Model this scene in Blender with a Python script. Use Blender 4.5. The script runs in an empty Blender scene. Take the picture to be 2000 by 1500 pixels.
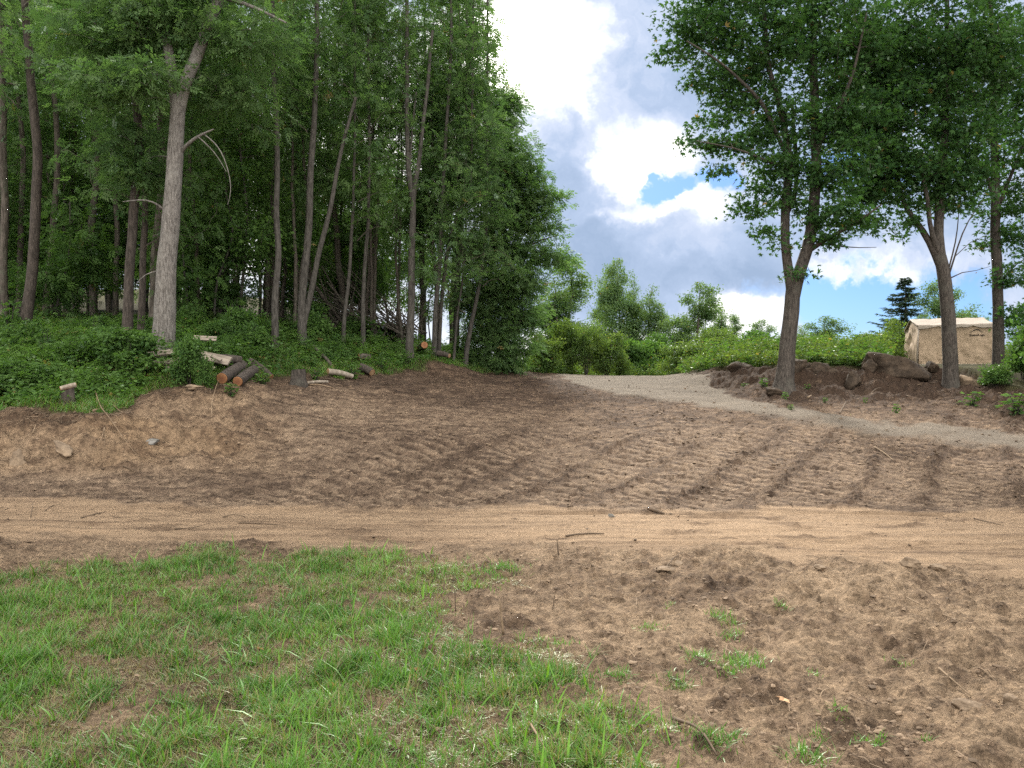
import bpy, math, random
import numpy as np
from math import radians as R
from mathutils import Vector

# ------------------------------------------------------------------ camera, sky, sun, exposure
sc = bpy.context.scene
EYE = 1.6
cd = bpy.data.cameras.new("camera"); cam = bpy.data.objects.new("camera", cd)
sc.collection.objects.link(cam); sc.camera = cam
cam.location = (0, 0, EYE); cam.rotation_euler = (R(90), 0, 0)
cd.sensor_width = 36; cd.lens = 27; cd.clip_start = .05; cd.clip_end = 6000

SUN_EL, SUN_AZ = 33.0, 1.0        # degrees above the horizon, degrees right of +Y
EXPOSURE = 1.25
sc.view_settings.view_transform = 'Standard'; sc.view_settings.look = 'None'
sc.view_settings.gamma = 1; sc.view_settings.use_curve_mapping = False
sc.view_settings.exposure = EXPOSURE
sc.cycles.use_denoising = False; sc.cycles.sample_clamp_indirect = 5; sc.cycles.max_bounces = 8; sc.cycles.diffuse_bounces = 5; sc.cycles.glossy_bounces = 2
sc.cycles.transmission_bounces = 4; sc.cycles.transparent_max_bounces = 8

sl = bpy.data.lights.new("sun", 'SUN'); sl.energy = 3.0; sl.angle = R(9); sl.color = (1, .93, .82)
so = bpy.data.objects.new("sun", sl); sc.collection.objects.link(so)
az, el = R(SUN_AZ), R(SUN_EL)
sdir = Vector((math.sin(az)*math.cos(el), math.cos(az)*math.cos(el), math.sin(el)))
so.rotation_euler = sdir.to_track_quat('Z', 'Y').to_euler()

class NT:
    """small helper for building node trees"""
    def __init__(s, tree): s.t = tree; s.n = tree.nodes; s.l = tree.links
    def new(s, typ, **k):
        n = s.n.new(typ)
        for a, b in k.items(): setattr(n, a, b)
        return n
    def put(s, sock, v):
        if isinstance(v, bpy.types.NodeSocket): s.l.new(v, sock)
        elif v is not None: sock.default_value = v
    def m(s, op, a, b=None, c=None, clamp=False):
        n = s.new('ShaderNodeMath', operation=op, use_clamp=clamp)
        for i, v in enumerate((a, b, c)):
            if v is not None: s.put(n.inputs[i], v)
        return n.outputs[0]
    def v(s, op, a, b=None, sc_=None):
        n = s.new('ShaderNodeVectorMath', operation=op)
        s.put(n.inputs[0], a)
        if b is not None: s.put(n.inputs[1], b)
        if sc_ is not None: s.put(n.inputs['Scale'], sc_)
        return n
    def noise(s, vec, scale, detail=4, rough=.5, dist=0, col=False):
        n = s.new('ShaderNodeTexNoise'); s.put(n.inputs['Vector'], vec)
        n.inputs['Scale'].default_value = scale; n.inputs['Detail'].default_value = detail
        n.inputs['Roughness'].default_value = rough; n.inputs['Distortion'].default_value = dist
        return n.outputs['Color' if col else 'Fac']
    def mix(s, f, a, b, blend='MIX'):
        n = s.new('ShaderNodeMix', data_type='RGBA', blend_type=blend)
        s.put(n.inputs[0], f); s.put(n.inputs[6], a); s.put(n.inputs[7], b)
        return n.outputs[2]
    def ss(s, x, lo, hi):
        n = s.new('ShaderNodeMapRange', interpolation_type='SMOOTHSTEP')
        s.put(n.inputs[0], x); n.inputs[1].default_value = lo; n.inputs[2].default_value = hi
        return n.outputs[0]

wd = bpy.data.worlds.new("World"); sc.world = wd; wd.use_nodes = True
w = NT(wd.node_tree); w.n.clear()
tc = w.new('ShaderNodeTexCoord').outputs['Generated']
sky = w.new('ShaderNodeTexSky', sky_type='NISHITA', sun_disc=False)
sky.sun_elevation = el; sky.sun_rotation = az; sky.air_density = 1.0; sky.dust_density = .6
sep = w.new('ShaderNodeSeparateXYZ'); w.put(sep.inputs[0], tc)
X, Y, Z = sep.outputs
Yc = w.m('MAXIMUM', Y, .12)
U = w.m('DIVIDE', X, Yc); V = w.m('DIVIDE', Z, Yc)      # tangent-plane direction coordinates about north
cmb = w.new('ShaderNodeCombineXYZ'); w.put(cmb.inputs[0], U); w.put(cmb.inputs[1], V)
UV = cmb.outputs[0]
warp = w.v('SUBTRACT', w.noise(UV, 5.5, 6, .62, col=True), (.5, .5, .5)).outputs[0]
UVw = w.v('ADD', UV, w.v('SCALE', warp, sc_=.17).outputs[0]).outputs[0]
warp2 = w.v('SUBTRACT', w.noise(UV, 22, 5, .6, col=True), (.5, .5, .5)).outputs[0]
UVw = w.v('ADD', UVw, w.v('SCALE', warp2, sc_=.035).outputs[0]).outputs[0]
def blobs(lst):
    tot = None
    for px, py, rx, ry, amp in lst:
        d = w.v('SUBTRACT', UVw, ((px-1000)/1500, (750-py)/1500, 0)).outputs[0]
        d = w.v('MULTIPLY', d, (1500/rx, 1500/ry, 0)).outputs[0]
        q = w.v('DOT_PRODUCT', d, d).outputs['Value']
        g = w.m('MULTIPLY', w.m('EXPONENT', w.m('MULTIPLY', q, -1.0)), amp)
        tot = g if tot is None else w.m('ADD', tot, g)
    return tot
n1 = w.noise(UVw, 3.2, 7, .58); n2 = w.noise(UVw, 9, 7, .6, .3)
# coverage: everywhere cloudy except the blue holes
hole = blobs([(1275, 378, 62, 24, 1.5), (1400, 345, 70, 30, 1.2), (1650, 585, 120, 55, 1.7), (1750, 560, 110, 40, .5), (1590, 600, 60, 60, .6),
              (1390, 480, 60, 10, .35), (1900, 600, 120, 60, 1.1), (1460, 570, 40, 26, .3), (1700, 330, 160, 60, .6), (60, 40, 150, 60, .5)])
cover = w.m('SUBTRACT', 1.25, hole)
cover = w.m('ADD', cover, w.m('MULTIPLY', w.m('SUBTRACT', n2, .5), 1.5))
cover = w.ss(cover, .25, .95)
# brightness of the clouds (thin and backlit near the sun, thick and grey elsewhere)
tone = blobs([(1040, 60, 240, 220, .16), (1030, 60, 115, 130, 1.3), (940, 120, 90, 90, .7), (1125, 195, 20, 60, .4), (1165, 290, 34, 45, .4), (1255, 300, 90, 50, .85),
              (1215, 345, 50, 50, .6), (1345, 400, 75, 45, .75), (1250, 425, 90, 20, .5), (1480, 615, 70, 40, .75), (1430, 610, 50, 22, .4),
              (1660, 530, 90, 34, .55), (1690, 650, 50, 22, .8), (1800, 520, 120, 40, .4), (1080, 690, 160, 60, .9), (1330, 660, 200, 45, .7), (1350, 90, 90, 120, .10),
              (600, 300, 420, 330, .95),
              (1085, 290, 75, 95, -.40), (1150, 420, 75, 85, -.30), (1120, 560, 130, 60, -.16), (1420, 535, 90, 32, -.34), (1200, 530, 120, 40, -.12), (1270, 190, 110, 80, -.10), (1240, 90, 90, 90, -.12)])
tone = w.m('ADD', w.m('ADD', tone, .33), w.m('MULTIPLY', w.m('SUBTRACT', n2, .5), 1.25))
tone = w.m('ADD', tone, w.m('MULTIPLY', w.m('SUBTRACT', n1, .5), .4))
back = w.ss(Y, .25, -.35)                                # unseen clouds behind the camera, brightened to light ground and woods
tone = w.m('ADD', tone, w.m('MULTIPLY', back, .9)); tone = w.m('ADD', tone, w.m('MULTIPLY', w.ss(Z, .5, .9), .7))  # unseen overhead clouds are brightened too, for more light on the ground
cr = w.new('ShaderNodeValToRGB'); w.put(cr.inputs[0], w.m('MULTIPLY', tone, .5))
els = cr.color_ramp.elements
els[0].position = 0; els[0].color = (.22, .29, .41, 1)
els[1].position = .17; els[1].color = (.30, .37, .50, 1)
for p, c in ((.30, (.42, .47, .58, 1)), (.42, (.62, .65, .70, 1)), (.60, (.85, .83, .80, 1)), (1.0, (1.0, .96, .9, 1))):
    e = els.new(p); e.color = c
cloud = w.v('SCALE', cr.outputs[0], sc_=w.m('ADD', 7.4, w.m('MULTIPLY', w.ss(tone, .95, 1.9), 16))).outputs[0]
skyb = w.v('MULTIPLY', sky.outputs[0], (.20, .315, .54)).outputs[0]
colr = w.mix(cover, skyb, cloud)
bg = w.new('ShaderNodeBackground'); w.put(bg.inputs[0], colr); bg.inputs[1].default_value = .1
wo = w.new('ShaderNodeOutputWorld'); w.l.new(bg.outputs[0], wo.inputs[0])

# ------------------------------------------------------------------ helpers
rng = np.random.default_rng(7); random.seed(7)
col = sc.collection
def tag(o, label=None, cat=None, group=None, kind=None):
    if label: o['label'] = label
    if cat: o['category'] = cat
    if group: o['group'] = group
    if kind: o['kind'] = kind
    return o
def empty(name, loc, label, cat, group=None):
    o = bpy.data.objects.new(name, None); col.objects.link(o); o.location = loc
    o.empty_display_size = .2
    return tag(o, label, cat, group)
class Geo:
    def __init__(s): s.V = []; s.P = []; s.n = 0; s.A = []
    def add(s, v, faces_list, att=None):
        """v Nx3, faces_list: list of MxK int arrays"""
        v = np.asarray(v, float)
        for f in faces_list:
            f = np.asarray(f, int)
            if len(f): s.P.append(f + s.n)
        s.V.append(v); s.n += len(v)
        s.A.append(np.zeros((len(v), 3)) if att is None else np.broadcast_to(np.asarray(att, float), (len(v), 3)))
    def mesh(s, name, mats, smooth=True, matidx=None):
        me = bpy.data.meshes.new(name)
        V = np.concatenate(s.V); me.vertices.add(len(V)); me.vertices.foreach_set('co', V.astype(np.float32).ravel())
        loops = np.concatenate([p.ravel() for p in s.P]); tot = np.concatenate([np.full(len(p), p.shape[1]) for p in s.P])
        st = np.concatenate([[0], np.cumsum(tot)[:-1]])
        me.loops.add(len(loops)); me.loops.foreach_set('vertex_index', loops.astype(np.int32))
        me.polygons.add(len(tot)); me.polygons.foreach_set('loop_start', st.astype(np.int32))
        try: me.polygons.foreach_set('loop_total', tot.astype(np.int32))
        except Exception: pass
        me.polygons.foreach_set('use_smooth', np.full(len(tot), smooth))
        if matidx is not None: me.polygons.foreach_set('material_index', np.asarray(matidx, np.int32))
        a = me.attributes.new('tint', 'FLOAT_VECTOR', 'POINT'); a.data.foreach_set('vector', np.concatenate(s.A).astype(np.float32).ravel())
        for m in (mats if isinstance(mats, (list, tuple)) else [mats]): me.materials.append(m)
        me.update(calc_edges=True)
        return me
    def obj(s, name, mats, parent=None, **k):
        o = bpy.data.objects.new(name, s.mesh(name, mats, **k)); col.objects.link(o)
        if parent: o.parent = parent
        return o
def part(name, me, parent):
    o = bpy.data.objects.new(name, me); col.objects.link(o); o.parent = parent; return o

def hsh(ix, iy, s):
    h = (ix.astype(np.int64)*374761393 + iy.astype(np.int64)*668265263 + s*1442695041) & 0xffffffff
    h = ((h ^ (h >> 13))*1274126177) & 0xffffffff
    return ((h ^ (h >> 16)) & 0xffff)/65535.0
def pn(x, y, s=0):
    x = np.asarray(x, float); y = np.asarray(y, float)
    ix = np.floor(x); iy = np.floor(y); fx = x-ix; fy = y-iy
    ux = fx*fx*(3-2*fx); uy = fy*fy*(3-2*fy)
    def g(dx, dy):
        a = hsh(ix+dx, iy+dy, s)*6.2832
        return np.cos(a)*(fx-dx) + np.sin(a)*(fy-dy)
    a = g(0, 0)*(1-ux)+g(1, 0)*ux; b = g(0, 1)*(1-ux)+g(1, 1)*ux
    return (a*(1-uy)+b*uy)*1.5
def fbm(x, y, s=0, o=4, lac=2.1, g=.5):
    t = 0; a = 1; n = 0
    for i in range(o):
        t = t + a*pn(x, y, s+i*17); n += a; a *= g; x = x*lac+3.1; y = y*lac+1.7
    return t/n*1.5
def sst(x, a, b):
    t = np.clip((x-a)/(b-a), 0, 1); return t*t*(3-2*t)

# ------------------------------------------------------------------ terrain: height profiles by bearing
# bearing b = 1000 + 1500*x/y ; knots (distance, height)
PROF = {
 0:    [(10.8,0),(11.6,.15),(12.6,.75),(13.4,1.12),(14.2,1.2),(16,1.6),(18,2.3),(20,2.9),(35,4.4),(60,9)],
 250:  [(10.9,0),(11.8,.15),(13,.75),(14,1.16),(15,1.3),(17,2.2),(20,2.8),(35,4.3),(60,9)],
 400:  [(11,0),(12.5,.3),(14,.95),(15,1.3),(15.6,1.5),(17,2.15),(20,2.8),(35,4.3),(60,9)],
 550:  [(11,0),(13,.45),(15,1.0),(16.5,1.4),(17.5,1.62),(19,2.1),(21,2.8),(35,4.2),(60,8)],
 700:  [(11,0),(13,.4),(16,1.0),(18,1.38),(20,1.75),(22,2.3),(24,2.8),(35,3.8),(60,6.5)],
 850:  [(11,0),(13,.35),(16,.9),(20,1.5),(22.5,1.85),(24,2.1),(26,2.6),(35,3.2),(60,3.5)],
 950:  [(11,0),(13,.35),(16,.85),(20,1.4),(24,1.8),(26,1.95),(28,2.2),(35,2.6),(60,2.8)],
 1060: [(11,0),(13,.3),(16,.75),(20,1.25),(24,1.65),(27.5,1.9),(31,1.95),(40,2.1),(60,2.2)],
 1200: [(11,0),(13,.28),(16,.7),(20,1.2),(24,1.6),(27.5,1.87),(31,1.75),(40,1.7),(60,1.8)],
 1300: [(11,0),(13,.28),(16,.7),(20,1.2),(24,1.6),(27.5,1.86),(31,1.85),(40,1.9),(60,2.0)],
 1400: [(11,0),(13,.28),(16,.68),(19,1.05),(21,1.3),(22.5,1.5),(23.5,1.85),(24.5,2.05),(30,2.2),(60,2.3)],
 1530: [(11,0),(13,.25),(15,.5),(16.5,.72),(18.5,1.1),(20,1.45),(21,1.8),(21.7,2.05),(24,2.15),(30,2.3),(60,2.5)],
 1700: [(11,0),(13,.2),(14.5,.38),(15.5,.55),(17,.85),(19,1.15),(20.5,1.4),(21.5,1.9),(22,2.06),(30,2.3),(60,2.5)],
 1850: [(11,0),(13,.15),(14.3,.3),(16,.6),(18,.95),(20,1.3),(21.5,1.72),(22.3,2.0),(30,2.28),(60,2.5)],
 2000: [(11,0),(13,.1),(13.8,.2),(15.5,.55),(18,.95),(20,1.4),(22,2.0),(30,2.3),(60,2.5)],
}
PB = np.array(sorted(PROF))
def zbase(x, y):
    x = np.asarray(x, float); y = np.asarray(y, float)
    b = 1000+1500*x/np.maximum(y, 1.5)
    z = np.zeros(np.broadcast(x, y).shape)
    cols = [np.interp(y, [k[0] for k in PROF[p]], [k[1] for k in PROF[p]]) for p in PB]
    for i in range(len(PB)-1):
        lo, hi = PB[i], PB[i+1]
        t = np.clip((b-lo)/(hi-lo), 0, 1)
        sel = (b >= lo) & (b < hi)
        z = np.where(sel, cols[i]*(1-t)+cols[i+1]*t, z)
    z = np.where(b < PB[0], cols[0], z); z = np.where(b >= PB[-1], cols[-1], z)
    return z
def bearing(x, y): return 1000+1500*np.asarray(x)/np.maximum(np.asarray(y), 1.5)
EB = [0,130,250,290,400,550,700,850,950,1060,1200,1300,1340,1400,1530,1700,1850,1930,2000]
EY = [13.5,13.7,14,15.2,15.7,17.7,20.2,22.9,26,27.8,33,33,26.5,24.6,21.9,22.2,22.4,21.0,19.5]
def edge_dist(x, y):
    return y-np.interp(bearing(x, y), EB, EY)
def G(px, py, dz=0):
    """ground point seen along a bearing / slope from the eye position"""
    ys = np.geomspace(2, 80, 3000); xs = (px-1000)/1500*ys
    zs = EYE+(750-py)/1500*ys; zb = zbase(xs, ys)
    i = np.argmax(zb >= zs) if (zb >= zs).any() else 1500
    return float(xs[i]), float(ys[i])
def curve_y(pts):
    b = [p[0] for p in pts]; yy = [G(*p)[1] for p in pts]; return b, yy
UP = curve_y([(1400,762),(1450,779),(1530,792),(1700,818),(1850,836),(2000,851)])
UPB = [1280,1300,1340]+UP[0]; UPY = [40,32,27.5]+UP[1]
LO = curve_y([(1090,743),(1150,760),(1250,779),(1330,791),(1400,802),(1530,824),(1700,850),(1850,868),(2000,888)])
LOB = [1040]+LO[0]; LOY = [40]+LO[1]
def drive_mask(x, y):
    b = bearing(x, y)+fbm(x*.9, y*.9, 5, 3)*26
    yl = np.interp(b, LOB, LOY); yu = np.interp(b, UPB, UPY)
    yl = np.where(b < 1090, 27.6+(1090-b)*.3, yl)
    n = fbm(x*1.3, y*1.3, 15, 4)*.45
    return sst(y-yl+n, -.05, .65)*sst(yu-y+n, -.1, .3)*(b > 1040)
TB = [-400, 0, 350, 700, 1000, 1250, 1300, 1500, 2000, 2600]
TU = [970, 974, 988, 990, 984, 1000, 996, 988, 995, 1000]
TLb = [-400, 0, 250, 700, 1000, 1200, 1500, 2000, 2600]
TLp = [1050, 1050, 1050, 1058, 1064, 1076, 1088, 1120, 1140]
def track_mask(x, y):
    b = bearing(x, y)
    yu = 2400/(np.interp(b, TB, TU)-750)+fbm(x*.8, x*.1+3, 21, 3)*.3; yl = 2400/(np.interp(b, TLb, TLp)-750)
    n = fbm(x*1.3, y*2.5, 22, 3)*.45
    return sst(yu-y+n*.35, -.10, .12)*sst(y-yl+n, -.25, .3)
LAWN = np.array([(-900,1120),(0,1115),(100,1098),(250,1090),(400,1064),(650,1068),(880,1085),(985,1100),(1010,1135),(900,1150),(860,1200),(975,1262),(1080,1235),(1150,1300),(1120,1360),(1240,1395),(1310,1500),(1420,1720),(1420,3200),(-2600,3200),(-2600,1120)], float)
def unflat(p): yy = 2400/(p[:, 1]-750); return np.stack([(p[:, 0]-1000)/1500*yy, yy], 1)
LAWNW = unflat(LAWN)
def sdpoly(x, y, P):
    d = np.full(x.shape, 1e9); s = np.ones(x.shape)
    for i in range(len(P)):
        a = P[i]; b = P[i-1]; e = b-a; wx = x-a[0]; wy = y-a[1]
        t = np.clip((wx*e[0]+wy*e[1])/(e@e), 0, 1)
        d = np.minimum(d, (wx-e[0]*t)**2+(wy-e[1]*t)**2)
        c1 = y >= a[1]; c2 = y < b[1]; c3 = e[0]*wy > e[1]*wx
        s = np.where((c1 & c2 & c3) | (~c1 & ~c2 & ~c3), -s, s)
    return -s*np.sqrt(d)      # positive inside
def lawn_density(x, y):
    sd = sdpoly(x, y, LAWNW)
    patch = fbm(x*1.1, y*1.1, 31, 3)*.55+fbm(x*3.5, y*3.5, 32, 3)*.5-.12*sst(6-y, 0, 2)*sst(-x, 0, 2)
    return sst(sd+patch*.45, -.1, .35)*np.clip(.70+patch*1.7, .08, 1)
def clearing(x, y):             # 1 on bare earth, 0 on the vegetated ground
    n = fbm(x*.7, y*.7, 41, 4)*.7+fbm(x*2.6, y*2.6, 42, 3)*.3
    return 1-sst(edge_dist(x, y)+n*.8, -.15, .25)
BERMS = [-10.2,-8.9,-7.5,-6.5,-5.57,-4.5,-3.44,-2.55,-1.5,-.6,.5,1.6]
def hsh_crumb(x, y): return fbm(x*7, y*7, 97, 3, 2.1, .65)*.7
def mounds(x, y):
    z = 0
    for px, yy, h, rx, ry in ((862, 23.2, .30, 1.0, .8), (905, 24.3, .12, .8, .6), (1000, 27, .10, 1.6, .8), (1440, 23.0, .15, 1.0, .7), (1620, 13.0, .06, .5, .3), (1725, 12.4, .05, .4, .3), (330, 14.9, .12, .5, .4), (190, 13.2, .12, .35, .3)):
        cx = (px-1000)/1500*yy
        z = z+h*np.exp(-((x-cx)/rx)**2-((y-yy)/ry)**2)
    return z
def terrain(x, y):
    """returns height, soil darkness 0..1 and the masks"""
    x = np.asarray(x, float); y = np.asarray(y, float)
    far = sst(y, 11, 13)
    wx = x+fbm(x*.6, y*.6, 1, 3)*.25*far; wy = y+fbm(x*.8+9, y*.8, 2, 3)*.35*far
    zb = zbase(wx, wy)
    dm = drive_mask(x, y); tm = track_mask(x, y); cl = clearing(x, y); cl = np.maximum(cl, dm)
    ld = lawn_density(x, y)*(y < 9)*(1-tm)
    z = zb + mounds(x, y) + fbm(x*.25, y*.25, 3, 3)*.05*(1-dm*.7)
    pad = cl*(1-dm)*(1-tm)*sst(y, 9.5, 10.5)
    fore = (1-tm)*(1-sst(y, 8, 9.5))
    # dozer lanes on the pad
    xx = x+fbm(x*.2, y*.2, 51, 2)*.15
    s = xx*.855-y*.518; t = xx*.518+y*.855
    lanes = sst(s, -10.5, -8.0)*sst(15.8-y+x*.25, 0, 2.0)*pad*sst(.9+fbm(x*.5, y*.5, 52, 2), .1, .6)
    bd = np.full(s.shape, 9.)
    for q in BERMS: bd = np.minimum(bd, np.abs(s-q+fbm(t*.6, s*0+q, 53, 3)*.12))
    berm = np.exp(-(bd/.13)**2)*sst(fbm(s*1.1+3, t*.45, 54, 3), -.9, -.2)*(1+hsh_crumb(x, y))
    ph = (t+fbm(x*.9, y*.9, 55, 3)*.09)/.30+np.floor(s/1.0)*.37
    cle = np.abs((ph % 1)-.5)*2
    cleat = sst(cle, .5, .9)*sst(bd, .10, .3)*sst(fbm(x*1.9, y*1.9, 56, 3)+.35, 0, .4)
    crumb = fbm(x*5, y*5, 57, 4, 2.2, .6)
    rid = 1-np.abs(fbm(x*3.1, y*6.5, 58, 4, 2.1, .55))
    rid = rid**4
    z = z + pad*(crumb*.024 + (rid-.5)*.022 + fbm(x*1.4, y*1.4, 59, 3)*.02) + lanes*(berm*.030*(1+crumb*2.2)-cleat*.045)
    # horizontal scrape marks on the upper and left pad
    scr = fbm(x*1.1+y*.5, y*7-x*2.1, 60, 4)
    z = z+pad*(1-lanes)*scr*.03
    # bank: crumbly, with root holes
    bank = pad*sst(zb, .12, .35)*(1-sst(bearing(x, y), 430, 620))
    z = z+bank*(fbm(x*2.2, y*2.2, 61, 4)*.11)
    bankr = cl*(1-dm)*(y > 15)*sst(bearing(x, y), 1330, 1420)*sst(edge_dist(x, y), -5, -1.0)
    z = z+bankr*(fbm(x*1.6, y*1.6, 62, 4)*.20+crumb*.05)
    # smooth track: fine tyre and rake lines running along it
    ly = y+fbm(x*.25, y*.6, 63, 3)*.25+x*.015
    rake = fbm(x*.22, ly*6, 64, 4, 2.1, .65)
    rib = np.sin(ly*34+fbm(x*.4, ly*2, 65, 2)*2)*sst(fbm(x*.18, ly*2.2, 66, 2), -.05, .3)
    brk = sst(fbm(x*1.4, y*4.5, 67, 4), .22, .5)
    rut = np.exp(-((ly-8.0)/.22)**2)+np.exp(-((ly-9.7)/.25)**2)
    z = z+tm*(rake*.030+rib*.018*(.4+rut)-rut*.035+brk*crumb*.035-.01)
    tread = sst(np.abs(ly-7.75-x*-.02), .0, .45)
    # foreground soil
    tx = x*.72+y*.69; ts = x*.69-y*.72
    diag = fbm(ts*2.3+4, tx*.55, 68, 4)*sst(x, .5, 2.0)
    clod = np.clip(fbm(x*6, y*6, 69, 4, 2.2, .6), -.25, 1)
    foot = sst(fbm(x*2.4, y*2.4, 70, 3), .15, .5)
    hfz = fbm(x*11, y*11, 87, 3, 2.1, .6)
    z = z+fore*(clod*.048+hfz*.016+diag*.08+foot*crumb*.045+fbm(x*1.2, y*1.2, 71, 3)*.035)
    for px, py, h, r in ((1890, 1275, -.075, .12), (1730, 1240, -.05, .10), (1770, 1215, .03, .12), (1600, 1215, -.025, .08), (1900, 1245, .05, .16), (1830, 1370, .03, .12), (1700, 1130, .03, .2), (1790, 1130, .05, .12), (1860, 1120, .03, .15)):
        yy = 2400/(py-750); cx = (px-1000)/1500*yy
        z = z+h*np.exp(-((x-cx)**2+((y-yy)*.8)**2)/r**2)
    z = z+ld*.01
    # driveway: graded stone, loose windrow on its lower edge
    dn = fbm(x*.6-y*.3, (y+x*.25)*4, 72, 3)
    z = z+dm*(dn*.02+.03)
    # woodland and meadow humus
    veg = 1-cl
    z = z+veg*(fbm(x*.8, y*.8, 73, 4)*.08)+veg*np.clip(edge_dist(x, y), 0, .3)*.2
    # soil darkness: moisture, freshness, and shade painted into the grooves
    hf = fbm(x*8, y*10, 89, 3, 2.2, .65)
    sdark = .36+fbm(x*.45, y*.45, 80, 3)*.30+fbm(x*2.4, y*7, 81, 4, 2.2, .65)*.55+berm*lanes*.30+(cle-.5)*lanes*sst(bd, .1, .3)*.75+scr*(1-lanes)*.5+sst(hf, .1, .5)*.35
    sdark = sdark+sst(y, 15, 21)*.42+bankr*.45
    sdark = sdark-bank*.15+(bank*sst(edge_dist(x, y), -1.0, -.3)*.5)
    mf = .20+clod*.40+fbm(x*.9, y*.9, 82, 3)*.42+foot*.12+diag*-.45-sst(x, .8, 3)*.12+fbm(x*9, y*9, 88, 4, 2.2, .65)*.5
    mt = .08+brk*.45+rake*.75+fbm(x*.5, ly*14, 86, 3)*.35+sst(hf, .3, .6)*.15+fbm(x*.5, y*2, 83, 3)*.12+np.clip(-rib, 0, 1)*.28
    sdark = np.where(y < 9.3, mf, sdark)*(1-tm)+mt*tm
    return z, np.clip(sdark, 0, 1), dm, tm, cl, ld, bank
def H(x, y):
    sc_ = np.isscalar(x)
    z = terrain(np.atleast_1d(x).astype(float), np.atleast_1d(y).astype(float))[0]
    return float(z[0]) if sc_ else z

# ------------------------------------------------------------------ materials
def newmat(name):
    m = bpy.data.materials.new(name); m.use_nodes = True; t = NT(m.node_tree); t.n.clear()
    out = t.new('ShaderNodeOutputMaterial'); return m, t, out
def bumpn(t, h, strength, dist):
    b = t.new('ShaderNodeBump'); b.inputs['Strength'].default_value = strength; b.inputs['Distance'].default_value = dist
    t.put(b.inputs['Height'], h); return b.outputs[0]
def earth_mat():
    m, t, out = newmat('earth')
    atn = t.new('ShaderNodeAttribute', attribute_name='Col'); at = atn.outputs['Color']
    geo = t.new('ShaderNodeNewGeometry').outputs['Position']
    f = t.noise(geo, 45, 5, .65); g = t.noise(geo, 150, 3, .6); c = t.noise(geo, 9, 5, .6)
    st = t.noise(t.v('MULTIPLY', geo, (1, 2.3, 2.3)).outputs[0], 14, 6, .7, .4)
    k = t.m('ADD', t.m('MULTIPLY', t.ss(f, .38, .60), .38), t.m('MULTIPLY', t.ss(st, .36, .56), .42)); k = t.m('ADD', k, t.m('MULTIPLY', t.m('SUBTRACT', g, .5), .4))  # dark crumb shadows painted into the soil colour by noise
    k = t.m('ADD', .48, k); k = t.m('ADD', 1.0, t.m('MULTIPLY', t.m('SUBTRACT', k, 1.0), atn.outputs['Alpha']))
    cc = t.v('SCALE', at, sc_=k).outputs[0]
    p = t.new('ShaderNodeBsdfPrincipled'); t.put(p.inputs['Base Color'], cc); p.inputs['Roughness'].default_value = .95
    p.inputs['Specular IOR Level'].default_value = .15
    hh = t.m('ADD', t.m('ADD', t.m('MULTIPLY', st, 1.2), t.m('ADD', f, t.m('MULTIPLY', g, .35))), t.m('MULTIPLY', c, 1.2))
    t.put(p.inputs['Normal'], bumpn(t, hh, 1.0, .045)); t.l.new(p.outputs[0], out.inputs[0]); return m
def leaf_mat(name, a, b, dry=(.25, .17, .07), trans=.42, tcol=(1.5, 1.6, .5)):
    m, t, out = newmat(name)
    at = t.new('ShaderNodeAttribute', attribute_name='tint').outputs['Vector']
    s = t.new('ShaderNodeSeparateXYZ'); t.put(s.inputs[0], at)
    c = t.mix(s.outputs[0], (*a, 1), (*b, 1)); c = t.mix(s.outputs[1], c, (*dry, 1))
    d = t.new('ShaderNodeBsdfDiffuse'); t.put(d.inputs[0], c)
    tr = t.new('ShaderNodeBsdfTranslucent'); t.put(tr.inputs[0], t.v('MULTIPLY', c, tcol).outputs[0])
    mx = t.new('ShaderNodeMixShader'); mx.inputs[0].default_value = trans
    t.l.new(d.outputs[0], mx.inputs[1]); t.l.new(tr.outputs[0], mx.inputs[2])
    gl = t.new('ShaderNodeBsdfGlossy'); gl.inputs['Roughness'].default_value = .45; gl.inputs[0].default_value = (.8, .9, .8, 1)
    fr = t.new('ShaderNodeLayerWeight'); fr.inputs[0].default_value = .25
    m2 = t.new('ShaderNodeMixShader'); t.put(m2.inputs[0], t.m('MULTIPLY', fr.outputs['Fresnel'], .10))
    t.l.new(mx.outputs[0], m2.inputs[1]); t.l.new(gl.outputs[0], m2.inputs[2]); t.l.new(m2.outputs[0], out.inputs[0])
    return m
def bark_mat(name, a, b, ridge=14, bump=.7, lichen=None):
    m, t, out = newmat(name)
    co = t.new('ShaderNodeTexCoord').outputs['Object']
    mp = t.v('MULTIPLY', co, (1, 1, .2)).outputs[0]
    n = t.noise(mp, ridge, 6, .65, .6); n2 = t.noise(co, 2.2, 4, .6); n3 = t.noise(mp, ridge*3, 3, .6)
    k = t.ss(n, .35, .65); c = t.mix(k, (*a, 1), (*b, 1))
    if lichen: c = t.mix(t.m('MULTIPLY', t.ss(n2, .5, .66), .6), c, (*lichen, 1))
    c = t.v('SCALE', c, sc_=t.m('ADD', .7, t.m('MULTIPLY', n3, .6))).outputs[0]
    p = t.new('ShaderNodeBsdfPrincipled'); t.put(p.inputs['Base Color'], c); p.inputs['Roughness'].default_value = .9
    p.inputs['Specular IOR Level'].default_value = .2
    t.put(p.inputs['Normal'], bumpn(t, t.m('ADD', n, t.m('MULTIPLY', n3, .4)), bump, .04)); t.l.new(p.outputs[0], out.inputs[0]); return m
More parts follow.
